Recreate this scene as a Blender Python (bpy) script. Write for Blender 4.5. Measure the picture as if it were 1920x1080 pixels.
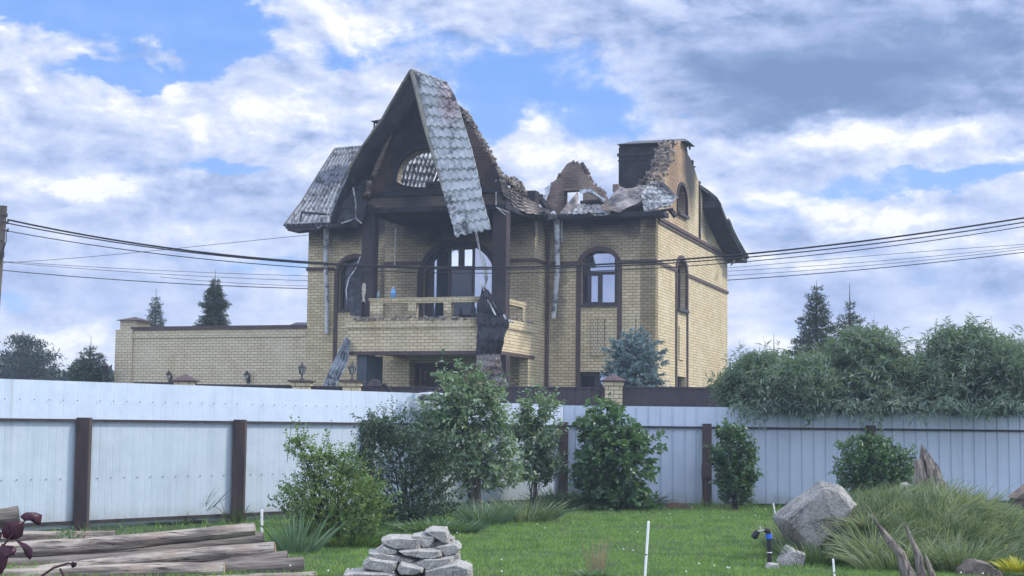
import bpy, bmesh, math, random
import numpy as np
from mathutils import Vector, Matrix, noise
from mathutils.geometry import tessellate_polygon
R = math.radians
random.seed(7); rng = np.random.default_rng(7)
for o in list(bpy.data.objects): bpy.data.objects.remove(o)
scn = bpy.context.scene
COL = scn.collection

# ------------------------------------------------------------------ camera
EYE = Vector((0, 0, 1.5)); FPX = 2950.0
PITCH = math.atan(260/FPX); ROLL = R(0.6)
CR = Matrix.Rotation(R(90)+PITCH, 3, 'X') @ Matrix.Rotation(ROLL, 3, 'Z')
cam = bpy.data.cameras.new('camera'); camo = bpy.data.objects.new('camera', cam); COL.objects.link(camo)
cam.sensor_width = 36; cam.lens = 36*FPX/1920; cam.clip_start = .1; cam.clip_end = 3000
camo.matrix_world = Matrix.Translation(EYE) @ CR.to_4x4()
scn.camera = camo
scn.view_settings.view_transform = 'Standard'; scn.view_settings.look = 'None'
scn.view_settings.exposure = 0.30; scn.view_settings.gamma = 1; scn.view_settings.use_curve_mapping = False
scn.render.engine = 'CYCLES'

# ------------------------------------------------------------------ node helpers
class NT:
    def __init__(s, tree): s.t = tree; s.n = tree.nodes; s.l = tree.links
    def new(s, typ, **kw):
        n = s.n.new(typ)
        for k, v in kw.items(): setattr(n, k, v)
        return n
    def put(s, sock, v):
        if isinstance(v, bpy.types.NodeSocket): s.l.new(v, sock)
        elif v is not None: sock.default_value = v
    def math(s, op, a, b=None, c=None, clamp=False):
        n = s.new('ShaderNodeMath', operation=op); n.use_clamp = clamp
        s.put(n.inputs[0], a)
        if b is not None: s.put(n.inputs[1], b)
        if c is not None: s.put(n.inputs[2], c)
        return n.outputs[0]
    def vmath(s, op, a, b=None):
        n = s.new('ShaderNodeVectorMath', operation=op); s.put(n.inputs[0], a)
        if b is not None:
            if op == 'SCALE': s.put(n.inputs[3], b)
            else: s.put(n.inputs[1], b)
        return n.outputs['Value'] if op in ('LENGTH', 'DOT_PRODUCT') else n.outputs[0]
    def mix(s, f, a, b, blend='MIX'):
        n = s.new('ShaderNodeMix', data_type='RGBA', blend_type=blend); s.put(n.inputs[0], f)
        s.put(n.inputs[6], col(a)); s.put(n.inputs[7], col(b)); return n.outputs[2]
    def noise(s, vec, scale, detail=3, rough=.55, dist=0, color=False):
        n = s.new('ShaderNodeTexNoise'); s.put(n.inputs['Vector'], vec); n.inputs['Scale'].default_value = scale
        n.inputs['Detail'].default_value = detail; n.inputs['Roughness'].default_value = rough
        n.inputs['Distortion'].default_value = dist
        return n.outputs['Color' if color else 'Fac']
    def ramp(s, f, lo, hi, a=0., b=1., smooth=True):
        n = s.new('ShaderNodeMapRange', interpolation_type='SMOOTHSTEP' if smooth else 'LINEAR')
        s.put(n.inputs[0], f); s.put(n.inputs[1], lo); s.put(n.inputs[2], hi); s.put(n.inputs[3], a); s.put(n.inputs[4], b)
        return n.outputs[0]
    def scale(s, vec, sc):
        return s.vmath('MULTIPLY', vec, sc)
    def blob(s, vec, c, r, inner=.45, outer=1.15):
        n = s.new('ShaderNodeMapping'); n.vector_type = 'POINT'; s.put(n.inputs[0], vec)
        n.inputs['Scale'].default_value = [1/q for q in r]; n.inputs['Location'].default_value = [-a/q for a, q in zip(c, r)]
        return s.ramp(s.vmath('LENGTH', n.outputs[0]), inner, outer, 1., 0.)
def col(c):
    return (c[0], c[1], c[2], 1.) if isinstance(c, (tuple, list)) and len(c) == 3 else c

# ------------------------------------------------------------------ sun and sky
SUN_EL, SUN_AZ = 42, 84          # azimuth measured from +Y towards +X
sd = bpy.data.lights.new('sun', 'SUN'); sd.energy = 3.0; sd.angle = R(5); sd.color = (1, .93, .82)
so = bpy.data.objects.new('sun', sd); COL.objects.link(so)
S = Vector((math.sin(R(SUN_AZ))*math.cos(R(SUN_EL)), math.cos(R(SUN_AZ))*math.cos(R(SUN_EL)), math.sin(R(SUN_EL))))
so.rotation_euler = S.to_track_quat('Z', 'Y').to_euler(); so.location = S*80

world = bpy.data.worlds.new('World'); scn.world = world; world.use_nodes = True
def build_sky():
    g = NT(world.node_tree); g.n.clear()
    out = g.new('ShaderNodeOutputWorld'); bg = g.new('ShaderNodeBackground'); g.l.new(bg.outputs[0], out.inputs[0])
    bg.inputs[1].default_value = 0.12
    sky = g.new('ShaderNodeTexSky', sky_type='NISHITA'); sky.sun_disc = False
    sky.sun_elevation = R(SUN_EL); sky.sun_rotation = R(SUN_AZ); sky.air_density = 1.0; sky.dust_density = .4; sky.ozone_density = 2.5
    tc = g.new('ShaderNodeTexCoord'); sep = g.new('ShaderNodeSeparateXYZ'); g.l.new(tc.outputs['Generated'], sep.inputs[0])
    az = g.math('ARCTAN2', sep.outputs[0], sep.outputs[1]); el = g.math('ARCSINE', sep.outputs[2])
    cmb = g.new('ShaderNodeCombineXYZ'); g.l.new(az, cmb.inputs[0]); g.l.new(el, cmb.inputs[1])
    P0 = cmb.outputs[0]                                    # (azimuth, elevation) in radians
    # thin out sideways with height: flat cloud bases stretch sideways near the horizon
    Q = g.scale(P0, (1.0, 1.75, 1.0))
    w1 = g.noise(Q, 9, 5, .6, 0, True); w1 = g.vmath('SUBTRACT', w1, (.5, .5, .5))
    w2 = g.noise(Q, 34, 6, .62, 0, True); w2 = g.vmath('SUBTRACT', w2, (.5, .5, .5))
    warp = g.vmath('ADD', g.vmath('SCALE', w1, .085), g.vmath('SCALE', w2, .03))
    P = g.vmath('ADD', P0, g.scale(warp, (1, .6, 1)))
    def A(x, y): return ((x-960)/FPX, (800-y)/FPX, 0)
    def blobs(lst, vec=P, i0=.25, o0=1.2):
        acc = None
        for (x, y, rx, ry, wt) in lst:
            b = g.math('MULTIPLY', g.blob(vec, A(x, y), (rx/FPX, ry/FPX, 1), i0, o0), wt)
            acc = b if acc is None else g.math('ADD', acc, b)
        return acc
    # clear patches
    clear = blobs([(1600, 120, 460, 120, -1.0), (230, 55, 330, 80, 1.5), (40, 40, 260, 60, 1.0), (430, 85, 110, 80, .9), (250, 155, 180, 22, 1.0), (415, 100, 80, 55, .9), (610, 110, 150, 34, .6),
                   (1010, 150, 260, 70, .75), (1120, 215, 110, 50, .7), (800, 95, 100, 60, .5), (900, 215, 90, 60, .8),
                   (1700, 345, 210, 34, .95), (1890, 330, 90, 25, .6), (420, 330, 130, 20, .7), (1330, 215, 90, 25, .3),
                   (1460, 640, 100, 40, .35), (520, 520, 200, 22, .5), (80, 590, 190, 26, .45)])
    fb = g.noise(Q, 15, 9, .58, .25); fb2 = g.noise(g.vmath('ADD', Q, (3, 1, 2)), 46, 8, .62)
    dens = g.math('ADD', g.math('MULTIPLY', fb, 1.6), g.math('MULTIPLY', fb2, .40))
    dens = g.math('SUBTRACT', dens, g.math('MULTIPLY', clear, .72))
    cover = g.ramp(dens, .44, .90, .10, 1.)
    # bright crowns and dark bases
    bright = blobs([(170, 362, 150, 26, .8), (290, 170, 90, 40, .4), (560, 190, 330, 60, .35), (1040, 222, 70, 22, .7), (700, 55, 130, 40, .5), (1540, 365, 150, 42, .8), (1640, 410, 220, 34, .5),
                    (1650, 262, 330, 34, .75), (10, 250, 60, 30, .7), (380, 235, 260, 40, .35), (960, 290, 240, 46, .5), (130, 645, 110, 18, .55), (1390, 640, 90, 30, .45), (90, 100, 160, 50, .35), (530, 570, 90, 24, .4), (1500, 480, 300, 22, .4)])
    dark = blobs([(1570, 125, 430, 125, .72), (1460, 165, 300, 72, .42), (1690, 218, 280, 36, .34), (1830, 60, 300, 110, .30), (1120, 22, 420, 50, .40), (1400, 225, 220, 26, .22), (1890, 130, 150, 80, .25),
                  (420, 355, 260, 26, .42), (320, 410, 420, 40, .30), (585, 275, 42, 20, .5), (200, 560, 460, 60, .28), (1650, 540, 420, 50, .34), (1500, 440, 200, 26, .3), (1000, 100, 200, 50, .12), (440, 540, 120, 20, .1)], P, .0, 1.45)
    sh = g.noise(g.vmath('ADD', g.scale(Q, (.75, 1.3, 1)), (7, 2, 5)), 17, 7, .56, .3)
    off = g.vmath('ADD', Q, (.009, .014, 0)); fo = g.noise(off, 15, 9, .58, .25); fo2 = g.noise(g.vmath('ADD', g.vmath('ADD', Q, (3, 1, 2)), (.004, .006, 0)), 46, 8, .62)
    relief = g.math('ADD', g.math('MULTIPLY', g.math('SUBTRACT', fb, fo), 1.7), g.math('MULTIPLY', g.math('SUBTRACT', fb2, fo2), .35))
    light = g.math('ADD', g.ramp(sh, .25, .75, -.20, .24, False), .68); light = g.math('ADD', light, g.math('MULTIPLY', g.math('MULTIPLY', relief, g.ramp(el, .03, .16, .35, 1.)), g.ramp(g.blob(P, A(1570, 130), (460/FPX, 130/FPX, 1), .2, 1.2), 0., 1., 1., .25, False)))
    light = g.math('ADD', light, g.math('MULTIPLY', bright, .42)); light = g.math('SUBTRACT', light, g.math('MULTIPLY', dark, .68))
    cr = g.new('ShaderNodeValToRGB'); g.l.new(light, cr.inputs[0]); e = cr.color_ramp.elements
    e[0].position = 0; e[0].color = (.170, .270, .490, 1); e[1].position = 1.0; e[1].color = (.95, .97, 1.02, 1)
    for p, c in ((.22, (.235, .345, .590)), (.45, (.40, .50, .770)), (.65, (.55, .64, .88)), (.84, (.72, .78, .93))):
        q = e.new(p); q.color = (*c, 1)
    K = 1/.12
    cl = g.vmath('SCALE', cr.outputs[0], K)
    hz = g.ramp(el, 0.0, .28, 0., 1.)
    blue = g.mix(hz, (.34, .56, .97), (.155, .375, .94)); blue = g.vmath('SCALE', blue, K)
    skyc = g.mix(.12, blue, sky.outputs[0])
    mixc = g.mix(cover, skyc, cl)
    # low air towards the horizon and plain ground light below it
    low = g.ramp(el, -.02, .075, .5, 0.)
    mixc = g.mix(low, mixc, tuple(K*q for q in (.53, .63, .86)))
    below = g.ramp(el, -.03, -.005, 1., 0.)
    mixc = g.mix(below, mixc, tuple(K*q for q in (.10, .12, .09)))
    # sky overhead and behind the viewer is boosted, added fill light for the facade
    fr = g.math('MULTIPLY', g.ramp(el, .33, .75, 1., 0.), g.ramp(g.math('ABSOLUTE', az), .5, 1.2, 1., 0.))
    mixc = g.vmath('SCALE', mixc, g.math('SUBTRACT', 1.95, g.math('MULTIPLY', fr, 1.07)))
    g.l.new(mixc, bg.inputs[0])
build_sky()
world.cycles.sampling_method = 'MANUAL'; world.cycles.sample_map_resolution = 512

# ------------------------------------------------------------------ object helpers
def link(o, parent=None):
    COL.objects.link(o)
    if parent is not None: o.parent = parent
    return o
def tag(o, label=None, cat=None, group=None, kind=None):
    if label: o['label'] = label
    if cat: o['category'] = cat
    if group: o['group'] = group
    if kind: o['kind'] = kind
    return o
def thing(name, label, cat, loc=(0, 0, 0), rz=0, group=None):
    o = bpy.data.objects.new(name, None); o.empty_display_size = .2; o.location = loc; o.rotation_euler = (0, 0, rz)
    link(o); return tag(o, label, cat, group)
def copy_thing(src, loc=None, rz=None, label=None):
    c = src.copy(); COL.objects.link(c)
    if loc is not None: c.location = loc
    if rz is not None: c.rotation_euler = (0, 0, rz)
    if label: c['label'] = label
    for ch in list(src.children):
        d = ch.copy(); COL.objects.link(d); d.parent = c
        for g_ in list(ch.children):
            e = g_.copy(); COL.objects.link(e); e.parent = d
    return c
def box_uv(me):
    uv = me.uv_layers.new(name='UVMap'); co = me.vertices
    for p in me.polygons:
        n = p.normal; ax = max(range(3), key=lambda i: abs(n[i]))
        for li in p.loop_indices:
            v = co[me.loops[li].vertex_index].co
            uv.data[li].uv = (v.y, v.z) if ax == 0 else ((v.x, v.z) if ax == 1 else (v.x, v.y))
class MB:
    def __init__(s): s.v = []; s.f = []; s.p = []
    def add(s, vs, fs):
        b = len(s.v); s.p.append((b, len(s.f))); s.v += [tuple(v) for v in vs]; s.f += [tuple(i+b for i in f) for f in fs]; return s
    def box(s, x0, x1, y0, y1, z0, z1, M=None):
        vs = [Vector((x, y, z)) for x in (x0, x1) for y in (y0, y1) for z in (z0, z1)]
        if M is not None: vs = [M @ v for v in vs]
        return s.add(vs, [(0, 1, 3, 2), (4, 6, 7, 5), (0, 4, 5, 1), (2, 3, 7, 6), (0, 2, 6, 4), (1, 5, 7, 3)])
    def tube(s, pts, r, n=8, cap=True):
        pts = [Vector(p) for p in pts]; rs = r if isinstance(r, (list, tuple)) else [r]*len(pts)
        t = (pts[1]-pts[0]).normalized(); up = Vector((0, 0, 1)) if abs(t.z) < .9 else Vector((1, 0, 0))
        a = t.cross(up).normalized(); vs = []
        for i, p in enumerate(pts):
            t = (pts[min(i+1, len(pts)-1)]-pts[max(i-1, 0)]).normalized()
            a = (a-t*a.dot(t)).normalized(); b = t.cross(a)
            for k in range(n):
                q = 2*math.pi*k/n; vs.append(p+(a*math.cos(q)+b*math.sin(q))*rs[i])
        fs = [(i*n+k, i*n+(k+1) % n, (i+1)*n+(k+1) % n, (i+1)*n+k) for i in range(len(pts)-1) for k in range(n)]
        if cap: fs += [tuple(range(n))[::-1], tuple((len(pts)-1)*n+k for k in range(n))]
        return s.add(vs, fs)
    def lathe(s, prof, n=16, c=(0, 0, 0)):
        vs = [(c[0]+r*math.cos(2*math.pi*k/n), c[1]+r*math.sin(2*math.pi*k/n), c[2]+z) for r, z in prof for k in range(n)]
        fs = [(i*n+k, i*n+(k+1) % n, (i+1)*n+(k+1) % n, (i+1)*n+k) for i in range(len(prof)-1) for k in range(n)]
        return s.add(vs, fs)
    def slab(s, outline, holes, plane, pos, th):
        loops = [outline]+list(holes or [])
        def area(l): return sum(l[i][0]*l[(i+1) % len(l)][1]-l[(i+1) % len(l)][0]*l[i][1] for i in range(len(l)))
        loops = [l if (area(l) > 0) == (i == 0) else l[::-1] for i, l in enumerate(loops)]
        flat = [p for l in loops for p in l]; n = len(flat)
        tri = tessellate_polygon([[Vector((a, b, 0)) for a, b in l] for l in loops])
        if plane == 'y': f = lambda a, b, d: (a, pos+d, b)
        elif plane == 'x': f = lambda a, b, d: (pos-d, a, b)
        else: f = lambda a, b, d: (a, b, pos-d)
        vs = [f(a, b, 0) for a, b in flat]+[f(a, b, th) for a, b in flat]
        fs = []
        for t in tri:
            a, b, c = t; ar = (flat[b][0]-flat[a][0])*(flat[c][1]-flat[a][1])-(flat[c][0]-flat[a][0])*(flat[b][1]-flat[a][1])
            if ar < 0: a, c = c, a
            fs += [(a, b, c), (c+n, b+n, a+n)]
        k = 0
        for l in loops:
            m = len(l)
            for i in range(m): fs.append((k+i, k+i+n, k+(i+1) % m+n, k+(i+1) % m))
            k += m
        return s.add(vs, fs)
    def build(s, name, mat, parent=None, smooth=False, bevel=0):
        if name in ('charred_board', 'bent_rail', 'hanging_wire', 'rafter', 'insulator', 'drop_wire') and len(s.p) > 1:
            for i, (v0, f0) in enumerate(s.p):
                v1, f1 = s.p[i+1] if i+1 < len(s.p) else (len(s.v), len(s.f)); m2 = MB(); m2.add(s.v[v0:v1], [tuple(q-v0 for q in f) for f in s.f[f0:f1]]); m2.build(name, mat, parent, smooth, bevel)
            return
        me = bpy.data.meshes.new(name); me.from_pydata(s.v, [], s.f); me.validate(); me.update(); box_uv(me)
        bm = bmesh.new(); bm.from_mesh(me); bmesh.ops.recalc_face_normals(bm, faces=bm.faces); bm.to_mesh(me); bm.free()
        if smooth: me.polygons.foreach_set('use_smooth', [True]*len(me.polygons))
        for m in (mat if isinstance(mat, (list, tuple)) else [mat]): me.materials.append(m)
        o = link(bpy.data.objects.new(name, me), parent)
        if bevel:
            b = o.modifiers.new('bevel', 'BEVEL'); b.width = bevel; b.segments = 1; b.limit_method = 'ANGLE'
        return o
def mesh_np(name, V, F, mat, parent=None, smooth=False):
    V = np.asarray(V, np.float32); F = np.asarray(F, np.int32); me = bpy.data.meshes.new(name)
    k = F.shape[1]; me.vertices.add(len(V)); me.vertices.foreach_set('co', V.ravel())
    me.loops.add(F.size); me.loops.foreach_set('vertex_index', F.ravel())
    me.polygons.add(len(F)); me.polygons.foreach_set('loop_start', np.arange(len(F), dtype=np.int32)*k)
    me.polygons.foreach_set('loop_total', np.full(len(F), k, np.int32)); me.update(calc_edges=True)
    if smooth: me.polygons.foreach_set('use_smooth', [True]*len(F))
    me.materials.append(mat); return link(bpy.data.objects.new(name, me), parent)

# pixel of the 1920x1080 photograph -> point on a real plane
def ray(px, py): return CR @ Vector((px-960, 540-py, -FPX))
def W(px, py, Y): d = ray(px, py); return EYE+d*(Y/d.y)
def G(px, py, z=0.): d = ray(px, py); return EYE+d*((z-EYE.z)/d.z)

# ------------------------------------------------------------------ materials
def pmat(name, base, rough=.8, metal=0., spec=.3):
    m = bpy.data.materials.new(name); m.use_nodes = True; g = NT(m.node_tree)
    b = g.n['Principled BSDF']; b.inputs['Roughness'].default_value = rough; b.inputs['Metallic'].default_value = metal
    b.inputs['Specular IOR Level'].default_value = spec
    if base is not None: b.inputs['Base Color'].default_value = col(base)
    return m, g, b
def bump(g, b, h, strength=.4, dist=.01):
    n = g.new('ShaderNodeBump'); n.inputs['Strength'].default_value = strength; n.inputs['Distance'].default_value = dist
    g.put(n.inputs['Height'], h); g.l.new(n.outputs[0], b.inputs['Normal'])
def noisy(name, c1, c2, scale=3, rough=.8, metal=0., bstr=.3, bdist=.01, detail=5, stretch=(1, 1, 1), spec=.3, c3=None, s3=12, coord='Object'):
    m, g, b = pmat(name, None, rough, metal, spec); tc = g.new('ShaderNodeTexCoord')
    v = g.scale(tc.outputs[coord], stretch); n = g.noise(v, scale, detail, .62)
    c = g.mix(g.ramp(n, .35, .65), c1, c2)
    if c3: c = g.mix(g.ramp(g.noise(v, s3, 4, .6), .55, .7), c, c3)
    g.l.new(c, b.inputs['Base Color']); n2 = g.noise(v, scale*6, 5, .65)
    if bstr: bump(g, b, n2, bstr, bdist)
    return m
SOOT = (.012, .014, .020)
def brick(name, c1, c2, mortar, soot_shade=(), reds=(), ref=None, bw=.26, rh=.1, ms=.009, wear=.5):
    m, g, b = pmat(name, None, .88); tc = g.new('ShaderNodeTexCoord')
    bt = g.new('ShaderNodeTexBrick'); g.l.new(tc.outputs['UV'], bt.inputs[0])
    bt.inputs['Color1'].default_value = col(c1); bt.inputs['Color2'].default_value = col(c2); bt.inputs['Mortar'].default_value = col(mortar)
    bt.inputs['Scale'].default_value = 1; bt.inputs['Mortar Size'].default_value = ms; bt.inputs['Mortar Smooth'].default_value = .1
    bt.inputs['Bias'].default_value = 0; bt.inputs['Brick Width'].default_value = bw; bt.inputs['Row Height'].default_value = rh
    bt.offset = .5
    ob = g.new('ShaderNodeTexCoord')
    if ref is not None: ob.object = ref
    P = ob.outputs['Object']; c = bt.outputs[0]
    pale = g.ramp(g.noise(P, .9, 5, .6), .45, .75, 0., wear); c = g.mix(pale, c, g.mix(.5, c, (.56, .50, .38)))
    stain = g.ramp(g.noise(g.scale(P, (1.6, 1.6, .5)), 1.3, 5, .6), .5, .8, 0., .45); c = g.mix(stain, c, g.mix(1., c, (.62, .50, .34), 'MULTIPLY'))
    W3 = g.vmath('ADD', P, g.vmath('SCALE', g.vmath('SUBTRACT', g.noise(P, 1.7, 5, .6, 0, True), (.5, .5, .5)), .9))
    def acc(lst):
        a = None
        for (cc, rr, wt) in lst:
            q = g.math('MULTIPLY', g.blob(W3, cc, rr, .35, 1.15), wt); a = q if a is None else g.math('MAXIMUM', a, q)
        return a
    if reds:
        a = acc(reds); c = g.mix(a, c, g.mix(.75, c, g.mix(1., bt.outputs[0], (.62, .42, .38), 'MULTIPLY')))
    if soot_shade:
        a = acc(soot_shade); a = g.math('MULTIPLY', a, g.ramp(g.noise(P, 5, 6, .7), .1, .5, .72, 1.)); c = g.mix(a, c, SOOT)
    g.l.new(c, b.inputs['Base Color'])
    h = g.math('ADD', g.math('MULTIPLY', bt.outputs['Fac'], -1.), g.math('MULTIPLY', g.noise(P, 60, 3), .25)); bump(g, b, h, .6, .012)
    return m
def glassy(name, dark, tint, mixf, rough=.03):
    m = bpy.data.materials.new(name); m.use_nodes = True; g = NT(m.node_tree); g.n.remove(g.n['Principled BSDF'])
    d = g.new('ShaderNodeBsdfDiffuse'); d.inputs[0].default_value = col(dark); gl = g.new('ShaderNodeBsdfGlossy'); gl.inputs[0].default_value = col(tint); gl.inputs['Roughness'].default_value = rough
    mx = g.new('ShaderNodeMixShader'); mx.inputs[0].default_value = mixf
    g.l.new(d.outputs[0], mx.inputs[1]); g.l.new(gl.outputs[0], mx.inputs[2]); g.l.new(mx.outputs[0], g.n['Material Output'].inputs[0]); return m
def leafmat(name, c1, c2, c3=None, trans=.3, rough=.55, tcol=None):
    m = bpy.data.materials.new(name); m.use_nodes = True; g = NT(m.node_tree); b = g.n['Principled BSDF']
    geo = g.new('ShaderNodeNewGeometry'); tc = g.new('ShaderNodeTexCoord')
    r = geo.outputs['Random Per Island']; c = g.mix(r, c1, c2)
    if c3: c = g.mix(g.ramp(g.noise(tc.outputs['Object'], 2.2, 3, .6), .45, .65), c, c3)
    g.l.new(c, b.inputs['Base Color']); b.inputs['Roughness'].default_value = rough; b.inputs['Specular IOR Level'].default_value = .35
    t = g.new('ShaderNodeBsdfTranslucent'); g.put(t.inputs[0], g.mix(1., c, (1.25, 1.35, .6), 'MULTIPLY'))
    mx = g.new('ShaderNodeMixShader'); mx.inputs[0].default_value = trans
    g.l.new(b.outputs[0], mx.inputs[1]); g.l.new(t.outputs[0], mx.inputs[2]); g.l.new(mx.outputs[0], g.n['Material Output'].inputs[0]); return m
M = {}
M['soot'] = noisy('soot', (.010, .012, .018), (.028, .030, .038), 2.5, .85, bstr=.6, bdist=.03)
M['char'] = noisy('charred_wood', (.010, .010, .013), (.035, .032, .034), 7, .8, bstr=.8, bdist=.02)
M['brown'] = noisy('brown_brick_trim', (.085, .058, .056), (.060, .042, .042), 4, .75, bstr=.3)
M['col'] = noisy('sooty_brown_column', (.046, .035, .038), (.015, .015, .020), 1.2, .75, bstr=.3, stretch=(1, 1, .4))
M['wframe'] = noisy('dark_window_frame', (.030, .026, .032), (.045, .038, .040), 5, .5, bstr=.1)
M['glass'] = glassy('window_glass', (.03, .04, .06), (.72, .78, .95), .33)
M['glassdark'] = glassy('dark_window_glass', (.012, .014, .02), (.7, .75, .85), .05)
M['glasspale'] = glassy('pale_window_glass', (.35, .38, .40), (.9, .95, 1), .5)
def sheetmat(name, base, soot_amt, red=False, brown=False):
    m, g, b = pmat(name, None, .6, .12, .35); tc = g.new('ShaderNodeTexCoord'); P = tc.outputs['Object']
    n1 = g.noise(P, 1.6, 6, .65); n2 = g.noise(P, 6, 5, .65)
    c = g.mix(g.ramp(n2, .3, .7), base, tuple(q*.78 for q in base))
    if brown: c = g.mix(g.ramp(g.noise(g.vmath('ADD', P, (9, 2, 4)), 1.1, 4, .6), .42, .66), c, (.16, .115, .085))
    if red: c = g.mix(g.math('MULTIPLY', g.blob(P, red, (.6, 2, .9), .1, 1.2), .6), c, (.36, .19, .18))
    s = g.ramp(g.math('ADD', g.math('MULTIPLY', n1, .75), g.math('MULTIPLY', n2, .35)), .62-soot_amt*.42, .74-soot_amt*.3)
    s = g.math('MULTIPLY', s, .88)
    c = g.mix(s, c, (.022, .024, .032)); g.l.new(c, b.inputs['Base Color'])
    g.l.new(g.ramp(n2, .3, .7, .5, .8), b.inputs['Roughness']); bump(g, b, n2, .25, .01); return m
M['zincdark'] = sheetmat('burnt_metal_tile', (.23, .25, .285), .30)
M['zincbrown'] = sheetmat('scorched_brown_metal', (.25, .23, .22), .30, brown=True)
M['zincgrey'] = sheetmat('scorched_grey_tile', (.32, .335, .35), .36)
M['zincblack'] = sheetmat('charred_metal', (.12, .13, .15), .75)
M['pipe'] = sheetmat('peeled_metal_pipe', (.48, .50, .52), .22)
M['wood'] = noisy('weathered_wood', (.20, .16, .12), (.10, .08, .065), 3, .85, bstr=.5, stretch=(1, 1, 6))

# ------------------------------------------------------------------ ground
m, g_, b_ = pmat('meadow_ground', None, .95); tc = g_.new('ShaderNodeTexCoord'); P_ = tc.outputs['Object']
c_ = g_.mix(g_.ramp(g_.noise(P_, .8, 6, .65), .35, .65), (.040, .070, .022), (.030, .050, .018)); c_ = g_.mix(g_.ramp(g_.noise(P_, 3.1, 5, .7), .56, .72), c_, (.055, .042, .028))
g_.l.new(c_, b_.inputs['Base Color']); bump(g_, b_, g_.noise(P_, 14, 5), .8, .05)
M['ground'] = m
gv, gf = [], []
xs = [-900, -300, -100, -40]+list(np.linspace(-14, 14, 29))+[40, 100, 300, 900]; ys = [-60, 0, 8]+list(np.linspace(12, 34, 23))+[50, 80, 150, 400, 1500]
for y in ys:
    for x in xs:
        z = .02*noise.noise(Vector((x*.7, y*.7, 0))) if 10 < y < 35 and abs(x) < 15 else 0
        gv.append((x, y, z))
nx = len(xs)
gf = [(j*nx+i, j*nx+i+1, (j+1)*nx+i+1, (j+1)*nx+i) for j in range(len(ys)-1) for i in range(nx-1)]
gm = MB().add(gv, gf).build('ground', M['ground'], smooth=True); tag(gm, 'green lawn and meadow ground around the fences', kind='structure')
M['soil'] = noisy('bare_soil', (.10, .062, .038), (.055, .040, .028), 4, .95, bstr=.9, bdist=.04)
M['road'] = noisy('dirt_road', (.14, .12, .10), (.10, .09, .075), 2, .95)
rd = MB().box(-60, 60, 33.2, 37.0, -.05, .012).build('road', M['road']); tag(rd, 'dirt lane between the white and the brown fence', kind='structure')

# ------------------------------------------------------------------ house frame
HO = Vector((4.76, 52.0, 0)); HA = math.atan(-.339)
HM = Matrix.Translation(HO) @ Matrix.Rotation(HA, 4, 'Z'); HI = HM.inverted()
def hray(px, py): return HI @ EYE, HI.to_3x3() @ ray(px, py)
def H3(px, py, yp): o, d = hray(px, py); return o+d*((yp-o.y)/d.y)
def S3(px, py, xp): o, d = hray(px, py); return o+d*((xp-o.x)/d.x)
def H(px, py, yp): q = H3(px, py, yp); return (q.x, q.z)
def Sd(px, py, xp): q = S3(px, py, xp); return (q.y, q.z)
house = thing('brick_house', 'burnt out yellow brick house with collapsed roof and front porch', 'house', HO, HA)
WL, BX0, BX1, BY, PY, GY, VY = -12.75, -9.25, -3.81, -1.23, -4.88, -4.5, -5.8   # planes in house coordinates
EZ = H(1150, 408, 0)[1]; BELT = H(1180, 491, 0)[1]
YB = ((.58, .485, .30), (.44, .36, .215), (.15, .125, .095))
M['brick'] = brick('yellow_brick', *YB, ref=house, soot_shade=[  # fire soot, with the soft shadow under the eaves put into the colour
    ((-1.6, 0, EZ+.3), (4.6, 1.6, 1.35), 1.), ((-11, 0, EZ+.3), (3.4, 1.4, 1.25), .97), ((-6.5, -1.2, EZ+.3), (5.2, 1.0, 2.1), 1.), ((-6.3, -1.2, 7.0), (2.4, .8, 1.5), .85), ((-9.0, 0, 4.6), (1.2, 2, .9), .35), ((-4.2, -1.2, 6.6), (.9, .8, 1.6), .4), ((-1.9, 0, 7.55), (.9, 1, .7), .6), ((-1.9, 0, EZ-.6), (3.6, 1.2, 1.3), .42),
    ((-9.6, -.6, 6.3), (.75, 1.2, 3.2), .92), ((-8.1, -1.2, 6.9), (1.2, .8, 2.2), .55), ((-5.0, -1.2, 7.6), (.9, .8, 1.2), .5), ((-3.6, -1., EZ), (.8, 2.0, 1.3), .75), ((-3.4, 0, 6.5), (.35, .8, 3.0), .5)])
M['brickside'] = brick('yellow_brick_gable_end', *YB, ref=house, wear=.9,
    reds=[((0, 3.1, 10.2), (2, 2.3, 2.2), .95), ((0, 4.2, 11.5), (2, 2.2, 1.9), 1.)],
    soot_shade=[((0, 5.4, 11.2), (2, 1.5, 2.3), .95), ((0, 8.4, 9.9), (2, 1.5, 1.6), .75), ((0, 2.6, 10.4), (2, 1.2, 1.5), .35), ((0, 4.7, 9.2), (2, .5, 1.0), .30), ((0, .0, 8.6), (2, .5, .5), .5)])
M['brickgable'] = brick('scorched_gable_brick', (.19, .150, .12), (.15, .115, .095), (.06, .05, .045), ref=house,
    reds=[((-8.3, -4.5, 9.7), (1.3, 2, 1.3), .8), ((-4.3, -4.5, 9.6), (1.0, 2, 1.6), .9)],
    soot_shade=[((-6.6, -4.5, 11.6), (2.0, 2, 2.0), 1.), ((-6.9, -4.5, 9.8), (1.35, 2, 2.3), 1.), ((-6.2, -4.5, 8.95), (3.5, 2, .22), .95), ((-6.5, -4.5, 8.3), (4, 2, .15), .9), ((-3.9, -4.5, 9.2), (.8, 2, 1.2), .8), ((-6.4, -4.5, 9.6), (3.6, 2, 2.6), .5), ((-8.9, -4.5, 9.0), (.35, 2, 1.2), .8)])
M['brickporch'] = brick('yellow_brick_balcony', (.61, .51, .33), (.47, .385, .235), (.15, .125, .095), ref=house, wear=1.0,
    soot_shade=[((-6.5, -4.9, 4.95), (4.2, .5, .14), .45), ((-4.3, -4.9, 5.1), (.6, .8, .8), .7)])
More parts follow.
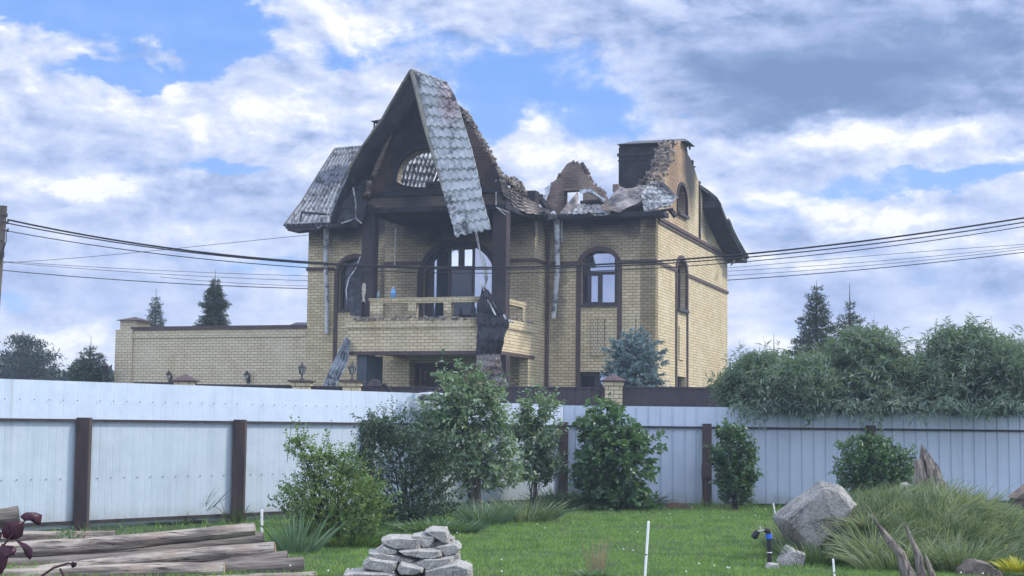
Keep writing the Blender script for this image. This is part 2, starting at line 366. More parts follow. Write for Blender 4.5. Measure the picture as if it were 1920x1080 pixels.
M['brickred'] = brick('heat_reddened_brick', (.27, .195, .155), (.19, .135, .11), (.12, .10, .09), ref=house,
    soot_shade=[((-2.4, 1, 8.6), (1.4, 2, .9), .85), ((-3.2, 1, 9.4), (.6, 2, 1.2), .6), ((-1.9, 1, 10.6), (1., 2, .6), .5)])
M['rubble'] = noisy('broken_brick_rubble', (.30, .27, .23), (.10, .075, .065), 3.2, .95, bstr=.9, bdist=.03, c3=(.025, .025, .03), s3=4)

def arch(a0, a1, zb, zs, zt, n=14):
    c, r = (a0+a1)/2, (a1-a0)/2
    return [(a0, zb), (a1, zb)]+[(c+r*math.cos(math.pi*i/n), zs+(zt-zs)*math.sin(math.pi*i/n)) for i in range(n+1)]
def pane(A, x0, x1, z0, z1, n=10):
    a0, a1, zb, zs, zt = A; c, r = (a0+a1)/2, (a1-a0)/2
    def top(x): return min(z1, zs+(zt-zs)*math.sqrt(max(0, 1-((x-c)/r)**2)) if z1 > zs else z1)
    pts = [(x0, z0), (x1, z0)]; xs_ = [x1+(x0-x1)*i/n for i in range(n+1)]
    pts += [(x, top(x)) for x in xs_ if top(x) > z0+.01]
    out = []
    for p in pts:
        if not out or (abs(p[0]-out[-1][0])+abs(p[1]-out[-1][1])) > 1e-4: out.append(p)
    return out
def ring(outer, inner, plane, pos, th): return MB().slab(outer, [inner], plane, pos, th)

# main walls with their openings -------------------------------------------------
def hx(px, py, yp): return H(px, py, yp)[0]
def hz(px, py, yp): return H(px, py, yp)[1]
RW = (hx(1089, 540, 0), hx(1158, 540, 0), hz(1120, 571, 0), hz(1120, 500, 0), hz(1125, 470, 0))
RB = (hx(1084, 710, 0), hx(1152, 710, 0), .9, hz(1110, 697, 0), hz(1110, 697, 0))
LW = (hx(634, 540, 0), hx(699, 540, 0), hz(650, 581, 0), hz(650, 515, 0), hz(660, 483, 0))
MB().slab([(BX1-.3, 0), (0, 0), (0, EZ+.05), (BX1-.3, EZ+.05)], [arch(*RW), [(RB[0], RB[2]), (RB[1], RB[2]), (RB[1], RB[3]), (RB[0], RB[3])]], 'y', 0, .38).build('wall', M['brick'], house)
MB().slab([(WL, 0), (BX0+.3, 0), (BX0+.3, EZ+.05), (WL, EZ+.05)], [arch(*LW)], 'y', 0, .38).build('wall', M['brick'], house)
BW = (hx(793, 540, BY), hx(927, 540, BY), hz(850, 600, BY), hz(850, 520, BY), hz(860, 458, BY))
DR = (hx(786, 705, BY), hx(857, 705, BY), 0.3, hz(820, 690, BY), 0)
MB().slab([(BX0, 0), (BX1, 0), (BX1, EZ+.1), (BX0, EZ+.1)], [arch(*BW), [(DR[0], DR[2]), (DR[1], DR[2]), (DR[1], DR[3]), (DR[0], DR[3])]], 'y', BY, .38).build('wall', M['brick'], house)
for xx in (BX0, BX1):
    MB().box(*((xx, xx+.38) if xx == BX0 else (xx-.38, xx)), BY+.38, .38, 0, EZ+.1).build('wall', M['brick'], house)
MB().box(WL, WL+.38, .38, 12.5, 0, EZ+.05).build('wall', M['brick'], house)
MB().box(WL, 0-.5, 12.12, 12.5, 0, 7.2).build('wall', M['brick'], house)
# side wall (gable end) with its broken front rake
sw = [(0, 0), (12.5, 0)]
for p in [(1366, 492), (1352, 455), (1340, 415), (1330, 385), (1320, 362), (1316, 352), (1309, 338), (1304, 322), (1299, 306), (1294, 296), (1290, 290), (1288, 276), (1286, 266), (1276, 264), (1268, 268), (1262, 286), (1256, 306), (1251, 324), (1246, 345), (1240, 372), (1234, 398)]:
    a, b = Sd(*p, 0); sw.append((min(max(a, 0.), 12.5), b))
sw.append((0, EZ-.1))
AT = (Sd(1270, 380, 0)[0], Sd(1287, 380, 0)[0], Sd(1278, 402, 0)[1], Sd(1278, 376, 0)[1], Sd(1278, 347, 0)[1])
SW = (Sd(1268, 540, 0)[0], Sd(1287, 540, 0)[0], Sd(1277, 580, 0)[1], Sd(1277, 512, 0)[1], Sd(1277, 487, 0)[1])
SB = (Sd(1267, 715, 0)[0], Sd(1286, 715, 0)[0], .9, Sd(1276, 706, 0)[1], 0)
MB().slab(sw, [arch(*AT), arch(*SW), [(SB[0], SB[2]), (SB[1], SB[2]), (SB[1], SB[3]), (SB[0], SB[3])]], 'x', 0, .52).build('gable_end_wall', M['brickside'], house)

def rubble(name, pts, n, size, spread, mat=None, seed=1, th=.5, axis=0):
    rr = random.Random(seed); mb = MB(); pts = [Vector(p) for p in pts]
    L = [0]
    for i in range(1, len(pts)): L.append(L[-1]+(pts[i]-pts[i-1]).length)
    for _ in range(n):
        s_ = rr.random()*L[-1]; i = max(k for k in range(len(L)-1) if L[k] <= s_); t = (s_-L[i])/max(1e-6, L[i+1]-L[i])
        p = pts[i].lerp(pts[i+1], t)+Vector([rr.uniform(-1, 1)*spread for _ in range(3)]); p[axis] += rr.uniform(-th, 0)
        k = size*rr.uniform(.45, 1.2); T = Matrix.Translation(p) @ Matrix.Rotation(rr.uniform(0, 6.3), 4, Vector([rr.uniform(-1, 1) for _ in range(3)]).normalized())
        vs = [T @ Vector((sx*k*rr.uniform(.6, 1.1), sy*k*.55*rr.uniform(.6, 1.1), sz*k*.4*rr.uniform(.6, 1.1))) for sx in (-1, 1) for sy in (-1, 1) for sz in (-1, 1)]
        mb.add(vs, [(0, 1, 3, 2), (4, 6, 7, 5), (0, 4, 5, 1), (2, 3, 7, 6), (0, 2, 6, 4), (1, 5, 7, 3)])
    return mb.build(name, mat or M['rubble'], house)
rk = [S3(*p, 0) for p in [(1268, 268), (1262, 286), (1256, 306), (1251, 324), (1246, 345), (1240, 372)]]
rubble('broken_brick_edge', rk, 300, .09, .085, seed=3, th=.62)
rubble('broken_brick_edge', [S3(*p, 0) for p in [(1286, 266), (1290, 290), (1299, 306), (1309, 338), (1318, 354)]], 60, .08, .04, mat=M['soot'], seed=4, th=.5)
# inner wall end that bellies out in front of the chimney (heat reddened)
ib = [H(*p, 2.6) for p in [(1188, 352), (1205, 343), (1219, 330), (1231, 312), (1238, 292), (1243, 276), (1256, 268), (1262, 300), (1255, 345), (1245, 372), (1195, 372)]]
MB().slab(ib, [], 'y', 2.6, .4).build('inner_wall', M['brickred'], house)
rubble('broken_brick_edge', [H3(*p, 2.6) for p in [(1200, 348), (1219, 330), (1231, 312), (1238, 292), (1246, 272)]], 60, .10, .06, seed=8, th=.2, axis=1)

# brown trim: belts, arches, vertical bands ---------------------------------------
def belt(x0, x1, yp, z, h=.11): return MB().box(x0, x1, yp-.05, yp+.02, z-h/2, z+h/2)
tr = lambda mb, name='belt_course': mb.build(name, M['brown'], house)
tr(belt(BX1+.16, RW[0]-.14, 0, BELT)); tr(belt(RW[1]+.14, .05, 0, BELT)); tr(belt(WL-.05, LW[0]-.14, 0, BELT))
tr(belt(BX0, BW[0]-.1, BY, BELT)); tr(belt(BW[1]+.1, BX1+.05, BY, BELT))
tr(MB().box(BX1-.02, BX1+.05, BY+.0, 0, BELT-.055, BELT+.055))
def sbelt(y0, y1, z, h=.11): return tr(MB().box(-.02, .05, y0, y1, z-h/2, z+h/2))
sbelt(-.0, SW[0]-.17, BELT); sbelt(SW[1]+.17, 12.55, BELT)
uz = Sd(1300, 444, 0)[1]
tr(MB().box(-.02, .07, .35, 11.6, uz-.09, uz+.03)); tr(MB().box(-.02, .04, .35, 11.6, uz-.20, uz-.12))
def archtrim(A, pos, plane, w=.15, down=None, proud=.05, depth=.10, mat='brown'):
    a0, a1, zb, zs, zt = A; dn = zb if down is None else down
    o = arch(a0-w, a1+w, dn, zs, zt+w); i_ = arch(a0, a1, zb, zs, zt)
    # ring open at the bottom: jamb bands run on down the wall
    inner = [(a1, dn)]+i_[2:]+[(a0, dn)]
    outl = [(a1+w, dn)]+o[2:]+[(a0-w, dn)]+inner[::-1]
    return MB().slab(outl, [], plane, pos+(-proud if plane == 'y' else proud), depth).build('window_surround', M[mat], house)
archtrim(RW, 0, 'y', .15, down=0.); archtrim(LW, 0, 'y', .14, down=0.); archtrim(BW, BY, 'y', .20, down=4.8, mat='col')
archtrim(SW, 0, 'x', .16, down=0.); archtrim(AT, 0, 'x', .11, mat='col')
# glazing -------------------------------------------------------------------------
def window(A, panes, plane, pos, rec, sill=True, mats=('wframe', 'glass'), rect=False, glass=None):
    a0, a1, zb, zs, zt = A; o = arch(*A) if not rect else [(a0, zb), (a1, zb), (a1, zs), (a0, zs)]
    s = 1 if plane == 'y' else -1
    holes = [pane(A, *p) if not rect else [(p[0], p[2]), (p[1], p[2]), (p[1], p[3]), (p[0], p[3])] for p in panes]
    w = MB().slab(o, holes, plane, pos+s*rec, .09).build('window', M[mats[0]], house)
    for k, hh in enumerate(holes):
        g2 = MB().slab(hh, [], plane, pos+s*(rec+.04), .012); g2.build('pane', M[glass[k] if glass else mats[1]], w)
    if sill:
        if plane == 'y': MB().box(a0-.02, a1+.02, pos-.09, pos+rec, zb-.07, zb+.005).build('sill', M['wframe'], w)
        else: MB().box(pos-rec, pos+.12, a0-.02, a1+.02, zb-.09, zb+.005).build('sill', M['wframe'], w)
    return w
X = lambda x: hx(x, 530, .2); Z = lambda y: hz(1125, y, .2)
window(RW, [(X(1106), X(1159)-.12, Z(509), RW[4]-.07), (X(1096), X(1103), Z(566), Z(516)), (X(1108), X(1121), Z(566), Z(517)), (X(1129), X(1159)-.12, Z(567), Z(515))], 'y', 0, .20, glass=['glass', 'glassdark', 'glass', 'glass'])
window(RB, [(X(1092), X(1116), .95, RB[3]-.13), (X(1126), X(1150), .95, RB[3]-.05)], 'y', 0, .18, sill=False, rect=True, glass=['glassdark', 'glass'])
xl, xr = LW[0], LW[1]
window(LW, [(xl+.10, xl+.55, LW[2]+.08, LW[3]-.1), (xl+.65, xr-.08, LW[2]+.08, LW[3]-.1), (xl+.12, xr-.1, LW[3]+.0, LW[4]-.08)], 'y', 0, .22, glass=['glassdark', 'glassdark', 'glassdark'])
XB = lambda x: hx(x, 520, BY+.2); ZB = lambda y: hz(860, y, BY+.2)
window(BW, [(XB(813), XB(840), ZB(600), BW[4]-.12), (XB(845), XB(859), ZB(499), BW[4]-.16), (XB(869.5), XB(885), ZB(499), BW[4]-.16), (XB(889), XB(922), ZB(600), BW[4]-.12), (XB(845), XB(884), ZB(598), ZB(504))], 'y', BY, .20, glass=['glass', 'glasspale', 'glasspale', 'glass', 'glassdark'], sill=False)  # pale panes stand in for sky seen through, dark one for the open doorway
ya, yb = SW[0], SW[1]
window(SW, [(ya+.35, yb-.30, SW[2]+.12, SW[3]-.05), (yb-.22, yb-.06, SW[2]+.12, SW[3]-.05), (ya+.3, yb-.1, SW[3]+.05, SW[4]-.12)], 'x', 0, .22, glass=['glassdark', 'glass', 'glassdark'])
window(AT, [(AT[0]+.1, AT[1]-.3, AT[2]+.1, AT[3]+.05), (AT[0]+.15, AT[1]-.2, AT[3]+.15, AT[4]-.12)], 'x', 0, .3, glass=['glassdark', 'glassdark'])
window(SB, [(SB[0]+.3, SB[1]-.3, SB[2]+.05, SB[3]-.12)], 'x', 0, .18, sill=False, rect=True)
dw = MB().slab([(DR[0], DR[2]), (DR[1], DR[2]), (DR[1], DR[3]), (DR[0], DR[3])], [], 'y', BY+.2, .06).build('door', noisy('brown_door', (.05, .035, .03), (.07, .05, .04), 3, .5), house)
MB().slab([(DR[0]-.14, .3), (DR[0]-.14, DR[3]+.14), (DR[1]+.14, DR[3]+.14), (DR[1]+.14, .3), (DR[1], .3), (DR[1], DR[3]), (DR[0], DR[3]), (DR[0], .3)], [], 'y', BY-.04, .1).build('door_frame', M['wframe'], dw)
MB().slab([(DR[0]+.10, .5), (DR[0]+.10, DR[3]-.10), (DR[1]-.1, DR[3]-.10), (DR[1]-.1, .5), (DR[1]-.15, .5), (DR[1]-.15, DR[3]-.15), (DR[0]+.15, DR[3]-.15), (DR[0]+.15, .5)], [], 'y', BY+.185, .02).build('door_moulding', M['rubble'], dw)
# decorative brick panels under the windows
ox = (hx(1108, 630, 0), hx(1134, 630, 0)); oz = (hz(1120, 668, 0), hz(1120, 597, 0))
MB().box(ox[0], ox[1], -.045, .01, oz[0], oz[1]).build('brick_panel', brick('pale_brick_panel', (.50, .43, .28), (.44, .37, .23), (.1, .09, .07), bw=.12, rh=.1), house)
for k in (0, .5, 1): MB().box(ox[0]+(ox[1]-ox[0])*k-.007, ox[0]+(ox[1]-ox[0])*k+.007, -.052, .0, oz[0], oz[1]).build('panel_joint', M['rubble'], house)
sy = (Sd(1272, 620, 0)[0], Sd(1279, 620, 0)[0]); sz = (Sd(1275, 675, 0)[1], Sd(1275, 612, 0)[1])
MB().box(-.01, .045, sy[0], sy[1]+.1, sz[0], sz[1]).build('brick_panel', M['brickside'], house)
# brown downpipe in the inner corner, cable strip on the gable
dp = hx(1026, 600, -.12)
MB().tube([(dp, -.10, 0), (dp, -.10, EZ-.35), (dp-.12, -.2, EZ-.05)], .055, 10).build('downpipe', M['brown'], house)
cy = Sd(1311, 400, 0)[0]
MB().box(.0, .05, cy-.09, cy+.09, uz+.03, Sd(1309, 345, 0)[1]).build('cable_duct', M['col'], house)

# porch and balcony ---------------------------------------------------------------
PB = hz(800, 658, PY); PT = hz(760, 597, PY); PC = hz(760, 611, PY); FL = PB+.75
PX0 = hx(652, 630, PY)
pw = MB().box(PX0, BX1, PY, PY+.25, PB, PC-.06).box(BX1-.25, BX1, PY+.25, BY, PB, PC-.06).box(PX0, PX0+.25, PY+.25, BY, PB, PC-.06)
pw.build('balcony_parapet', M['brickporch'], house)
MB().box(PX0-.05, BX1+.05, PY-.05, PY+.28, PC-.06, PC+.05).box(BX1-.28, BX1+.05, PY+.28, BY, PC-.06, PC+.05).box(PX0-.03, BX1+.03, PY-.03, PY+.26, PC+.05, PT).box(BX1-.26, BX1+.03, PY+.26, BY, PC+.05, PT).build('parapet_coping', M['brickporch'], house)
rubble('coping_debris', [(PX0+.3, PY+.05, PT+.0), (BX1-1.1, PY+.05, PT)], 70, .07, .035, seed=21, th=.15, axis=1)
rubble('coping_debris', [(BX1, PY+.3, PT+.02), (BX1, BY, PT)], 60, .08, .04, seed=22, th=.2)
MB().box(PX0+.25, BX1-.25, PY+.25, BY, PB+.1, FL).build('balcony_floor', M['soot'], house)
MB().box(PX0-.02, BX1+.02, PY-.02, PY+.3, PB-.12, PB).box(BX1-.3, BX1+.02, PY+.3, BY-.0, PB-.12, PB).build('balcony_beam', M['brown'], house)
BT, BM, BBt = hz(780, 558, PY+.05), hz(780, 568, PY+.05), hz(780, 590, PY+.05)
hb = lambda x: hx(x, 575, PY+.05)
bal = MB().box(hb(694), hb(905), PY+.02, PY+.27, BM, (BM+BT)/2).box(hb(692), hb(906), PY, PY+.29, (BM+BT)/2, BT)
for a, b in ((694, 718), (766, 780), (832, 846), (894, 903)): bal.box(hb(a), hb(b), PY+.035, PY+.255, PT-.02, BM)
bal.build('balustrade', M['brickporch'], house)
ys0, ys1 = S3(950, 575, BX1-.03).y, S3(985, 580, BX1-.03).y
b2 = MB().box(BX1-.25, BX1-.02, PY+.5, ys1, BM, (BM+BT)/2).box(BX1-.27, BX1, PY+.5, ys1+.02, (BM+BT)/2, BT).box(BX1-.24, BX1-.03, ys1-.22, ys1, PT-.02, BM).box(BX1-.24, BX1-.03, PY+.5, PY+1.0, PT-.02, BM)
b2.build('balustrade', M['brickporch'], house)
# two tall brown posts that carry the front gable, and the two below
GB = hz(760, 389, GY)
def post(px0, px1, y0, zb, zt, name='gable_post', mat='col'):
    a, b = hx(px0, 500, y0), hx(px1, 500, y0); d = .38
    return MB().box(a, b, y0, y0+d, zb, zt).build(name, M[mat], house, bevel=.015)
post(677, 700, GY, FL, GB+.15); post(923, 949, GY+.1, FL, GB+.15)
a, b = hx(669, 690, PY+.1), hx(687, 690, PY+.1)
MB().box(a, b, PY+.1, PY+1.4, 0, PB-.12).build('porch_post', noisy('grey_render', (.07, .09, .115), (.05, .065, .085), 2, .8), house)
a = hx(931, 690, PY+.1); MB().box(a-.05, a+.22, PY+.35, PY+.75, 0, PB-.12).build('porch_post', M['col'], house)
# porch side wall at the back right corner, lower storey
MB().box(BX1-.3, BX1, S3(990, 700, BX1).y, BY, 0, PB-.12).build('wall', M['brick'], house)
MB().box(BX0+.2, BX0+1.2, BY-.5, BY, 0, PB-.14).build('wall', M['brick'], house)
# front gable wall with its oval opening -----------------------------------------
gw = [H(*p, GY) for p in [(690, 390), (689, 345), (699, 310), (716, 270), (737, 228), (757, 190), (778, 150), (800, 158), (822, 172), (845, 186), (862, 200), (872, 215), (881, 232), (890, 247), (899, 262), (908, 277), (917, 291), (926, 307), (932, 322), (939, 340), (941, 372), (948, 390)]]
oc = H(801, 334, GY); orx = H(862, 334, GY)[0]-oc[0]; oru = H(801, 278, GY)[1]-oc[1]; ord_ = oc[1]-H(801, 351, GY)[1]
ov = [(oc[0]+orx*math.cos(t), oc[1]+(oru if math.sin(t) > 0 else ord_)*math.sin(t)) for t in [2*math.pi*i/30 for i in range(30)]]
MB().slab(gw, [ov], 'y', GY, .42).build('gable_wall', M['brickgable'], house)
ovo = [(oc[0]+(x-oc[0])*1.06, oc[1]+(z-oc[1])*1.09) for x, z in ov]
MB().slab(ovo, [ov], 'y', GY-.03, .12).build('oval_window_surround', M['soot'], house)
MB().slab([(oc[0]+(x-oc[0])*1.0, oc[1]+(z-oc[1])*1.0) for x, z in ov], [[(oc[0]+(x-oc[0])*.97, oc[1]+(z-oc[1])*.95) for x, z in ov]], 'y', GY+.10, .30).build('oval_window_reveal', brick('pale_reveal', (.26, .22, .15), (.2, .17, .12), (.1, .09, .07), ref=house), house)
gb = hz(760, 364, GY)
MB().box(hx(690, 364, GY), hx(942, 364, GY), GY-.07, GY+.02, gb-.05, gb+.05).build('belt_course', M['soot'], house)
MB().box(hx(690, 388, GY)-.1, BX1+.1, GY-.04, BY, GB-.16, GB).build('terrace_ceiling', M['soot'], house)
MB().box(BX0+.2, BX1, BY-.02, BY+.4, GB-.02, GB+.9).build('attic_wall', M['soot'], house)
rk = [H3(*p, GY) for p in [(866, 206), (881, 232), (899, 262), (917, 291), (932, 322), (940, 338)]]
rubble('broken_brick_edge', rk, 170, .075, .05, seed=11, th=-.4, axis=1)
rubble('broken_brick_edge', [H3(*p, GY) for p in [(864, 206), (874, 220), (884, 238)]], 110, .08, .07, seed=12, th=-.4, axis=1)
rubble('broken_brick_edge', [H3(935, 335, GY), H3(950, 338, GY+.6), H3(968, 346, GY+1.6), H3(980, 362, GY+2.2)], 230, .09, .10, seed=13, th=-.3, axis=1)
rubble('charred_lath', [H3(*p, GY-.2) for p in [(694, 340), (690, 360), (688, 372)]], 30, .09, .05, seed=14, th=.1, axis=1)
MB().tube([H3(700, 330, GY-.25), H3(709, 307, GY-.3), H3(728, 262, GY-.3), H3(746, 228, GY-.3)], [.08, .10, .05, .03], 6).build('charred_lath', M['wood'], house)

# metal tile sheets ---------------------------------------------------------------
def resample(P, n):
    P = [Vector(p) for p in P]; L = [0]
    for i in range(1, len(P)): L.append(L[-1]+(P[i]-P[i-1]).length)
    out = []
    for k in range(n):
        s_ = L[-1]*k/(n-1); i = 0
        while i < len(P)-2 and L[i+1] < s_: i += 1
        out.append(P[i].lerp(P[i+1], (s_-L[i])/max(1e-9, L[i+1]-L[i])))
    return out
def sheet(name, Lp, Rp, rows, waves, mat, parent=house, amp=.022, step=.035, crumple=.0, jag=.0, seed=0, under='soot'):
    nu = max(2, rows*7+1) if rows else 13; nv = waves*8+1 if waves else 9
    Lq, Rq = resample(Lp, nu), resample(Rp, nu); V = []
    for i in range(nu):
        a, b = Lq[i], Rq[i]; t = (Lq[min(i+1, nu-1)]+Rq[min(i+1, nu-1)])-(Lq[max(i-1, 0)]+Rq[max(i-1, 0)]); n = (b-a).cross(t).normalized()
        if n.y > 0 and abs(n.y) > .05 or (abs(n.y) <= .05 and n.z < 0): n = -n
        for j in range(nv):
            v = j/(nv-1); p = a.lerp(b, v); d = 0
            if waves: d += amp*math.cos(2*math.pi*waves*v)*.8+amp*.3*math.cos(4*math.pi*waves*v)
            if rows:
                u = rows*i/(nu-1)+.07*math.cos(2*math.pi*waves*v) if waves else rows*i/(nu-1); d += step*(u % 1.0)
            if crumple: d += crumple*(noise.noise(p*1.3+Vector((seed, 0, 0)))*2+.8*noise.noise(p*3.7+Vector((0, seed, 0))))
            if jag and i == nu-1: p = p+(p-Lq[i-1].lerp(Rq[i-1], v))*(jag*noise.noise(Vector((v*9, seed, 3)))*6)
            V.append(p+n*d)
    F = [(i*nv+j, i*nv+j+1, (i+1)*nv+j+1, (i+1)*nv+j) for i in range(nu-1) for j in range(nv-1)]
    o = MB().add(V, F); me = bpy.data.meshes.new(name); me.from_pydata(o.v, [], o.f); me.update()
    c = sum((p.normal for p in me.polygons), Vector())
    if (c.y > 0 and abs(c.y) > .15*c.length) or (abs(c.y) <= .15*c.length and c.z < 0): me.flip_normals()
    me.materials.append(M[mat]); me.materials.append(M[under])
    ob = link(bpy.data.objects.new(name, me), parent); s = ob.modifiers.new('thick', 'SOLIDIFY'); s.thickness = .012; s.offset = -1; s.material_offset = 1; s.material_offset_rim = 0
    return ob
# left slope of the front gable roof: verge profile extruded back
verge = [(771, 132), (755, 158), (742, 181), (731, 199), (719, 221), (708, 236), (697, 252), (680, 276), (666, 298), (653, 321), (641, 347), (631, 371), (624, 392), (618, 410)]
vp = [H3(*p, VY) for p in verge]
dk = [p+Vector((0, 3.3, 0)) for p in vp]
mb = MB()
inn = [p+Vector((.07, 0, -.10)) for p in vp]; ink = [p+Vector((.07, 3.3, -.10)) for p in vp]; n = len(vp)
mb.add(vp+dk+inn+ink, [(i, i+1, n+i+1, n+i) for i in range(n-1)]+[(2*n+i, 3*n+i, 3*n+i+1, 2*n+i+1) for i in range(n-1)]+[(i, 2*n+i, 2*n+i+1, i+1) for i in range(n-1)]+[(n+i, n+i+1, 3*n+i+1, 3*n+i) for i in range(n-1)]+[(0, n, 3*n, 2*n), (n-1, 3*n-1, 4*n-1, 2*n-1)])
mb.build('gable_roof', M['soot'], house)
MB().tube([p+Vector((0, -.03, 0)) for p in vp[:11]], .045, 6).build('verge_trim', noisy('scorched_trim', (.16, .15, .12), (.06, .06, .055), 3, .7), house)
# lower flare of that slope: ragged dark sheet over the left wing
sheet('roof_sheet', [H3(655, 322, VY), H3(632, 371, VY+.1), H3(620, 423, VY+.2)], [H3(692, 330, VY+1.2), H3(688, 372, VY+1.2), H3(682, 414, VY+1.0)], 0, 0, 'zincblack', crumple=.09, seed=4)
MB().tube([H3(656, 318, VY-.06), H3(634, 369, VY-.02), H3(620, 409, VY+.05)], .03, 6).build('verge_trim', M['zincdark'], house)
MB().tube([H3(662, 352, VY+.4), H3(667, 380, VY+.3), H3(667, 409, VY+.3), H3(640, 419, VY+.2)], .025, 5).build('bent_rail', M['pipe'], house)
MB().tube([H3(667, 409, VY+.3), H3(678, 419, VY+.3)], .02, 5).build('bent_rail', M['pipe'], house)
# the long strip that folded over and hangs from the ridge
SL = [(772, 134), (779, 160), (786, 188), (794, 222), (803, 258), (813, 292), (823, 328), (833, 365), (843, 402), (855, 444)]
SR = [(838, 156), (853, 180), (861, 200), (868, 225), (877, 255), (887, 288), (896, 325), (904, 360), (912, 395), (921, 429)]
redc = H3(845, 185, VY)
M['zinc'] = sheetmat('burnt_zinc_strip', (.44, .47, .49), .20, red=tuple(redc), brown=False)
M['zinclight'] = sheetmat('pale_metal_tile', (.46, .50, .55), .30)
sheet('hanging_roof_strip', [H3(*p, VY-.05+.02*i) for i, p in enumerate(SL)], [H3(*p, VY+.25-.02*i) for i, p in enumerate(SR)], 15, 6, 'zinc', amp=.015, step=.05, jag=.35, seed=2, crumple=.055)
MB().tube([H3(*p, VY-.08+.02*i) for i, p in enumerate(SL[:8])], [.075]*4+[.06, .05, .04, .03], 6).build('verge_trim', noisy('scorched_pale_trim', (.26, .25, .20), (.17, .17, .15), 3, .6), house)
MB().tube([H3(771, 131, VY-.05), H3(785, 136, VY+.2), H3(812, 146, VY+.7), H3(838, 156, VY+1.0)], .05, 6).build('ridge_cap', M['zincdark'], house)
# metal roof seen through the oval
sheet('roof_sheet', [H3(768, 270, GY+2.2), H3(748, 310, GY+1.6), H3(738, 368, GY+1.1)], [H3(835, 275, GY+2.4), H3(820, 320, GY+1.8), H3(800, 372, GY+1.2)], 7, 9, 'zinclight', amp=.02, step=.045)
MB().tube([H3(812, 352, GY+.5), H3(826, 316, GY+.6)], .05, 5).tube([H3(830, 352, GY+.5), H3(822, 325, GY+.5)], .05, 5).tube([H3(800, 347, GY+.45), H3(840, 342, GY+.45)], .09, 5).build('rafter', M['char'], house)
# left part of the main roof
LR = hray  # keep name short
lt, lb = H3(630, 282, 3.6), H3(536, 424, -.75)
lm = [lt, lt.lerp(lb, .33)+Vector((0, 0, -.02)), lt.lerp(lb, .66)+Vector((0, 0, -.12)), lb]
rt, rb = H3(683, 277, 3.6), H3(622, 426, -.75)
sheet('roof_sheet', lm, [rt, H3(660, 322, 2.3), H3(642, 368, 1.1), rb], 12, 9, 'zincdark', amp=.05, step=.035, jag=.35, seed=6)
MB().tube([lt+Vector((-.05, 0, .03)), lm[1]+Vector((-.05, 0, .03)), lm[2]+Vector((-.05, 0, .03)), lb+Vector((-.05, 0, .03))], .06, 5).build('verge_trim', noisy('scorched_trim_grey', (.10, .10, .10), (.05, .05, .05), 3, .7), house)
MB().tube([H3(629, 280, 3.65), H3(684, 275, 3.65)], .07, 6).build('ridge_cap', M['zincdark'], house)
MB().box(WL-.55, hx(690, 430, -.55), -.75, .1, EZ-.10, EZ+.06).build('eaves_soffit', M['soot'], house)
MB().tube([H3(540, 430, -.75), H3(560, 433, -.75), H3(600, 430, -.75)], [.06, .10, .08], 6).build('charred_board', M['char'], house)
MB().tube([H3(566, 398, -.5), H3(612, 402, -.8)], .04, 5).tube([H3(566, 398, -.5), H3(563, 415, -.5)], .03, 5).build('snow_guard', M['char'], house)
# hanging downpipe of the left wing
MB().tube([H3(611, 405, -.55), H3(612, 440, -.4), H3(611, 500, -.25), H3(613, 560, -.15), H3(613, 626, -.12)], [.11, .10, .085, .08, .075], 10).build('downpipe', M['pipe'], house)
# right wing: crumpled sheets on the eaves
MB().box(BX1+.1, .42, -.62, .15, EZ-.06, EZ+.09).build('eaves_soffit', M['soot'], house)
MB().tube([H3(1212, 399, -.6), H3(1262, 392, -.6)], .05, 5).tube([H3(1256, 392, -.55), H3(1267, 406, -.55)], .09, 4).build('charred_board', M['char'], house)
sheet('roof_sheet', [H3(1080, 383, .5), H3(1064, 404, -.65)], [H3(1166, 384, .5), H3(1166, 400, -.65)], 2, 10, 'zincgrey', amp=.025, step=.04, jag=.5, seed=9, crumple=.05)
sheet('roof_sheet', [H3(1164, 350, .3), H3(1145, 368, -.1), H3(1124, 388, -.5)], [H3(1208, 372, -.1), H3(1185, 386, -.4), H3(1160, 401, -.8)], 0, 0, 'zincbrown', crumple=.06, seed=13)
sheet('roof_sheet', [H3(1226, 341, 1.2), H3(1214, 352, .7), H3(1202, 366, .2), H3(1208, 398, -.55)], [H3(1236, 342, 1.1), H3(1252, 358, .6), H3(1268, 373, .0), H3(1258, 388, -.5)], 6, 5, 'zincgrey', amp=.018, step=.05, crumple=.05, seed=15, jag=.2)
sheet('roof_sheet', [H3(1236, 342, 1.0), H3(1268, 372, -.05)], [H3(1242, 339, 1.0), H3(1273, 371, -.1)], 0, 0, 'zincbrown', seed=16)
sheet('roof_sheet', [H3(1176, 352, .9), H3(1170, 360, .5), H3(1190, 375, .2)], [H3(1230, 338, 1.3), H3(1224, 346, 1.0), H3(1205, 366, .3)], 0, 0, 'zincbrown', crumple=.1, seed=17)
sheet('roof_sheet', [H3(1085, 357, .2), H3(1066, 380, -.2), H3(1047, 402, -.6)], [H3(1085, 372, .1), H3(1082, 386, -.2), H3(1064, 403, -.6)], 0, 0, 'zincbrown', crumple=.04, seed=18)
sheet('roof_sheet', [H3(1086, 355, .3), H3(1098, 354, .3), H3(1110, 356, .3)], [H3(1088, 362, .2), H3(1104, 361, .2), H3(1135, 378, .1)], 0, 0, 'zinclight', crumple=.04, seed=19)
sheet('roof_sheet', [H3(1106, 355, .3), H3(1120, 364, .2), H3(1136, 373, .1)], [H3(1104, 361, .25), H3(1118, 370, .2), H3(1132, 379, .1)], 0, 0, 'zinclight', crumple=.03, seed=20)
MB().slab([H(*p, .5) for p in [(1083, 386), (1090, 378), (1110, 374), (1128, 378), (1150, 392), (1150, 402), (1080, 402)]], [], 'y', .5, .3).build('charred_heap', M['soot'], house)
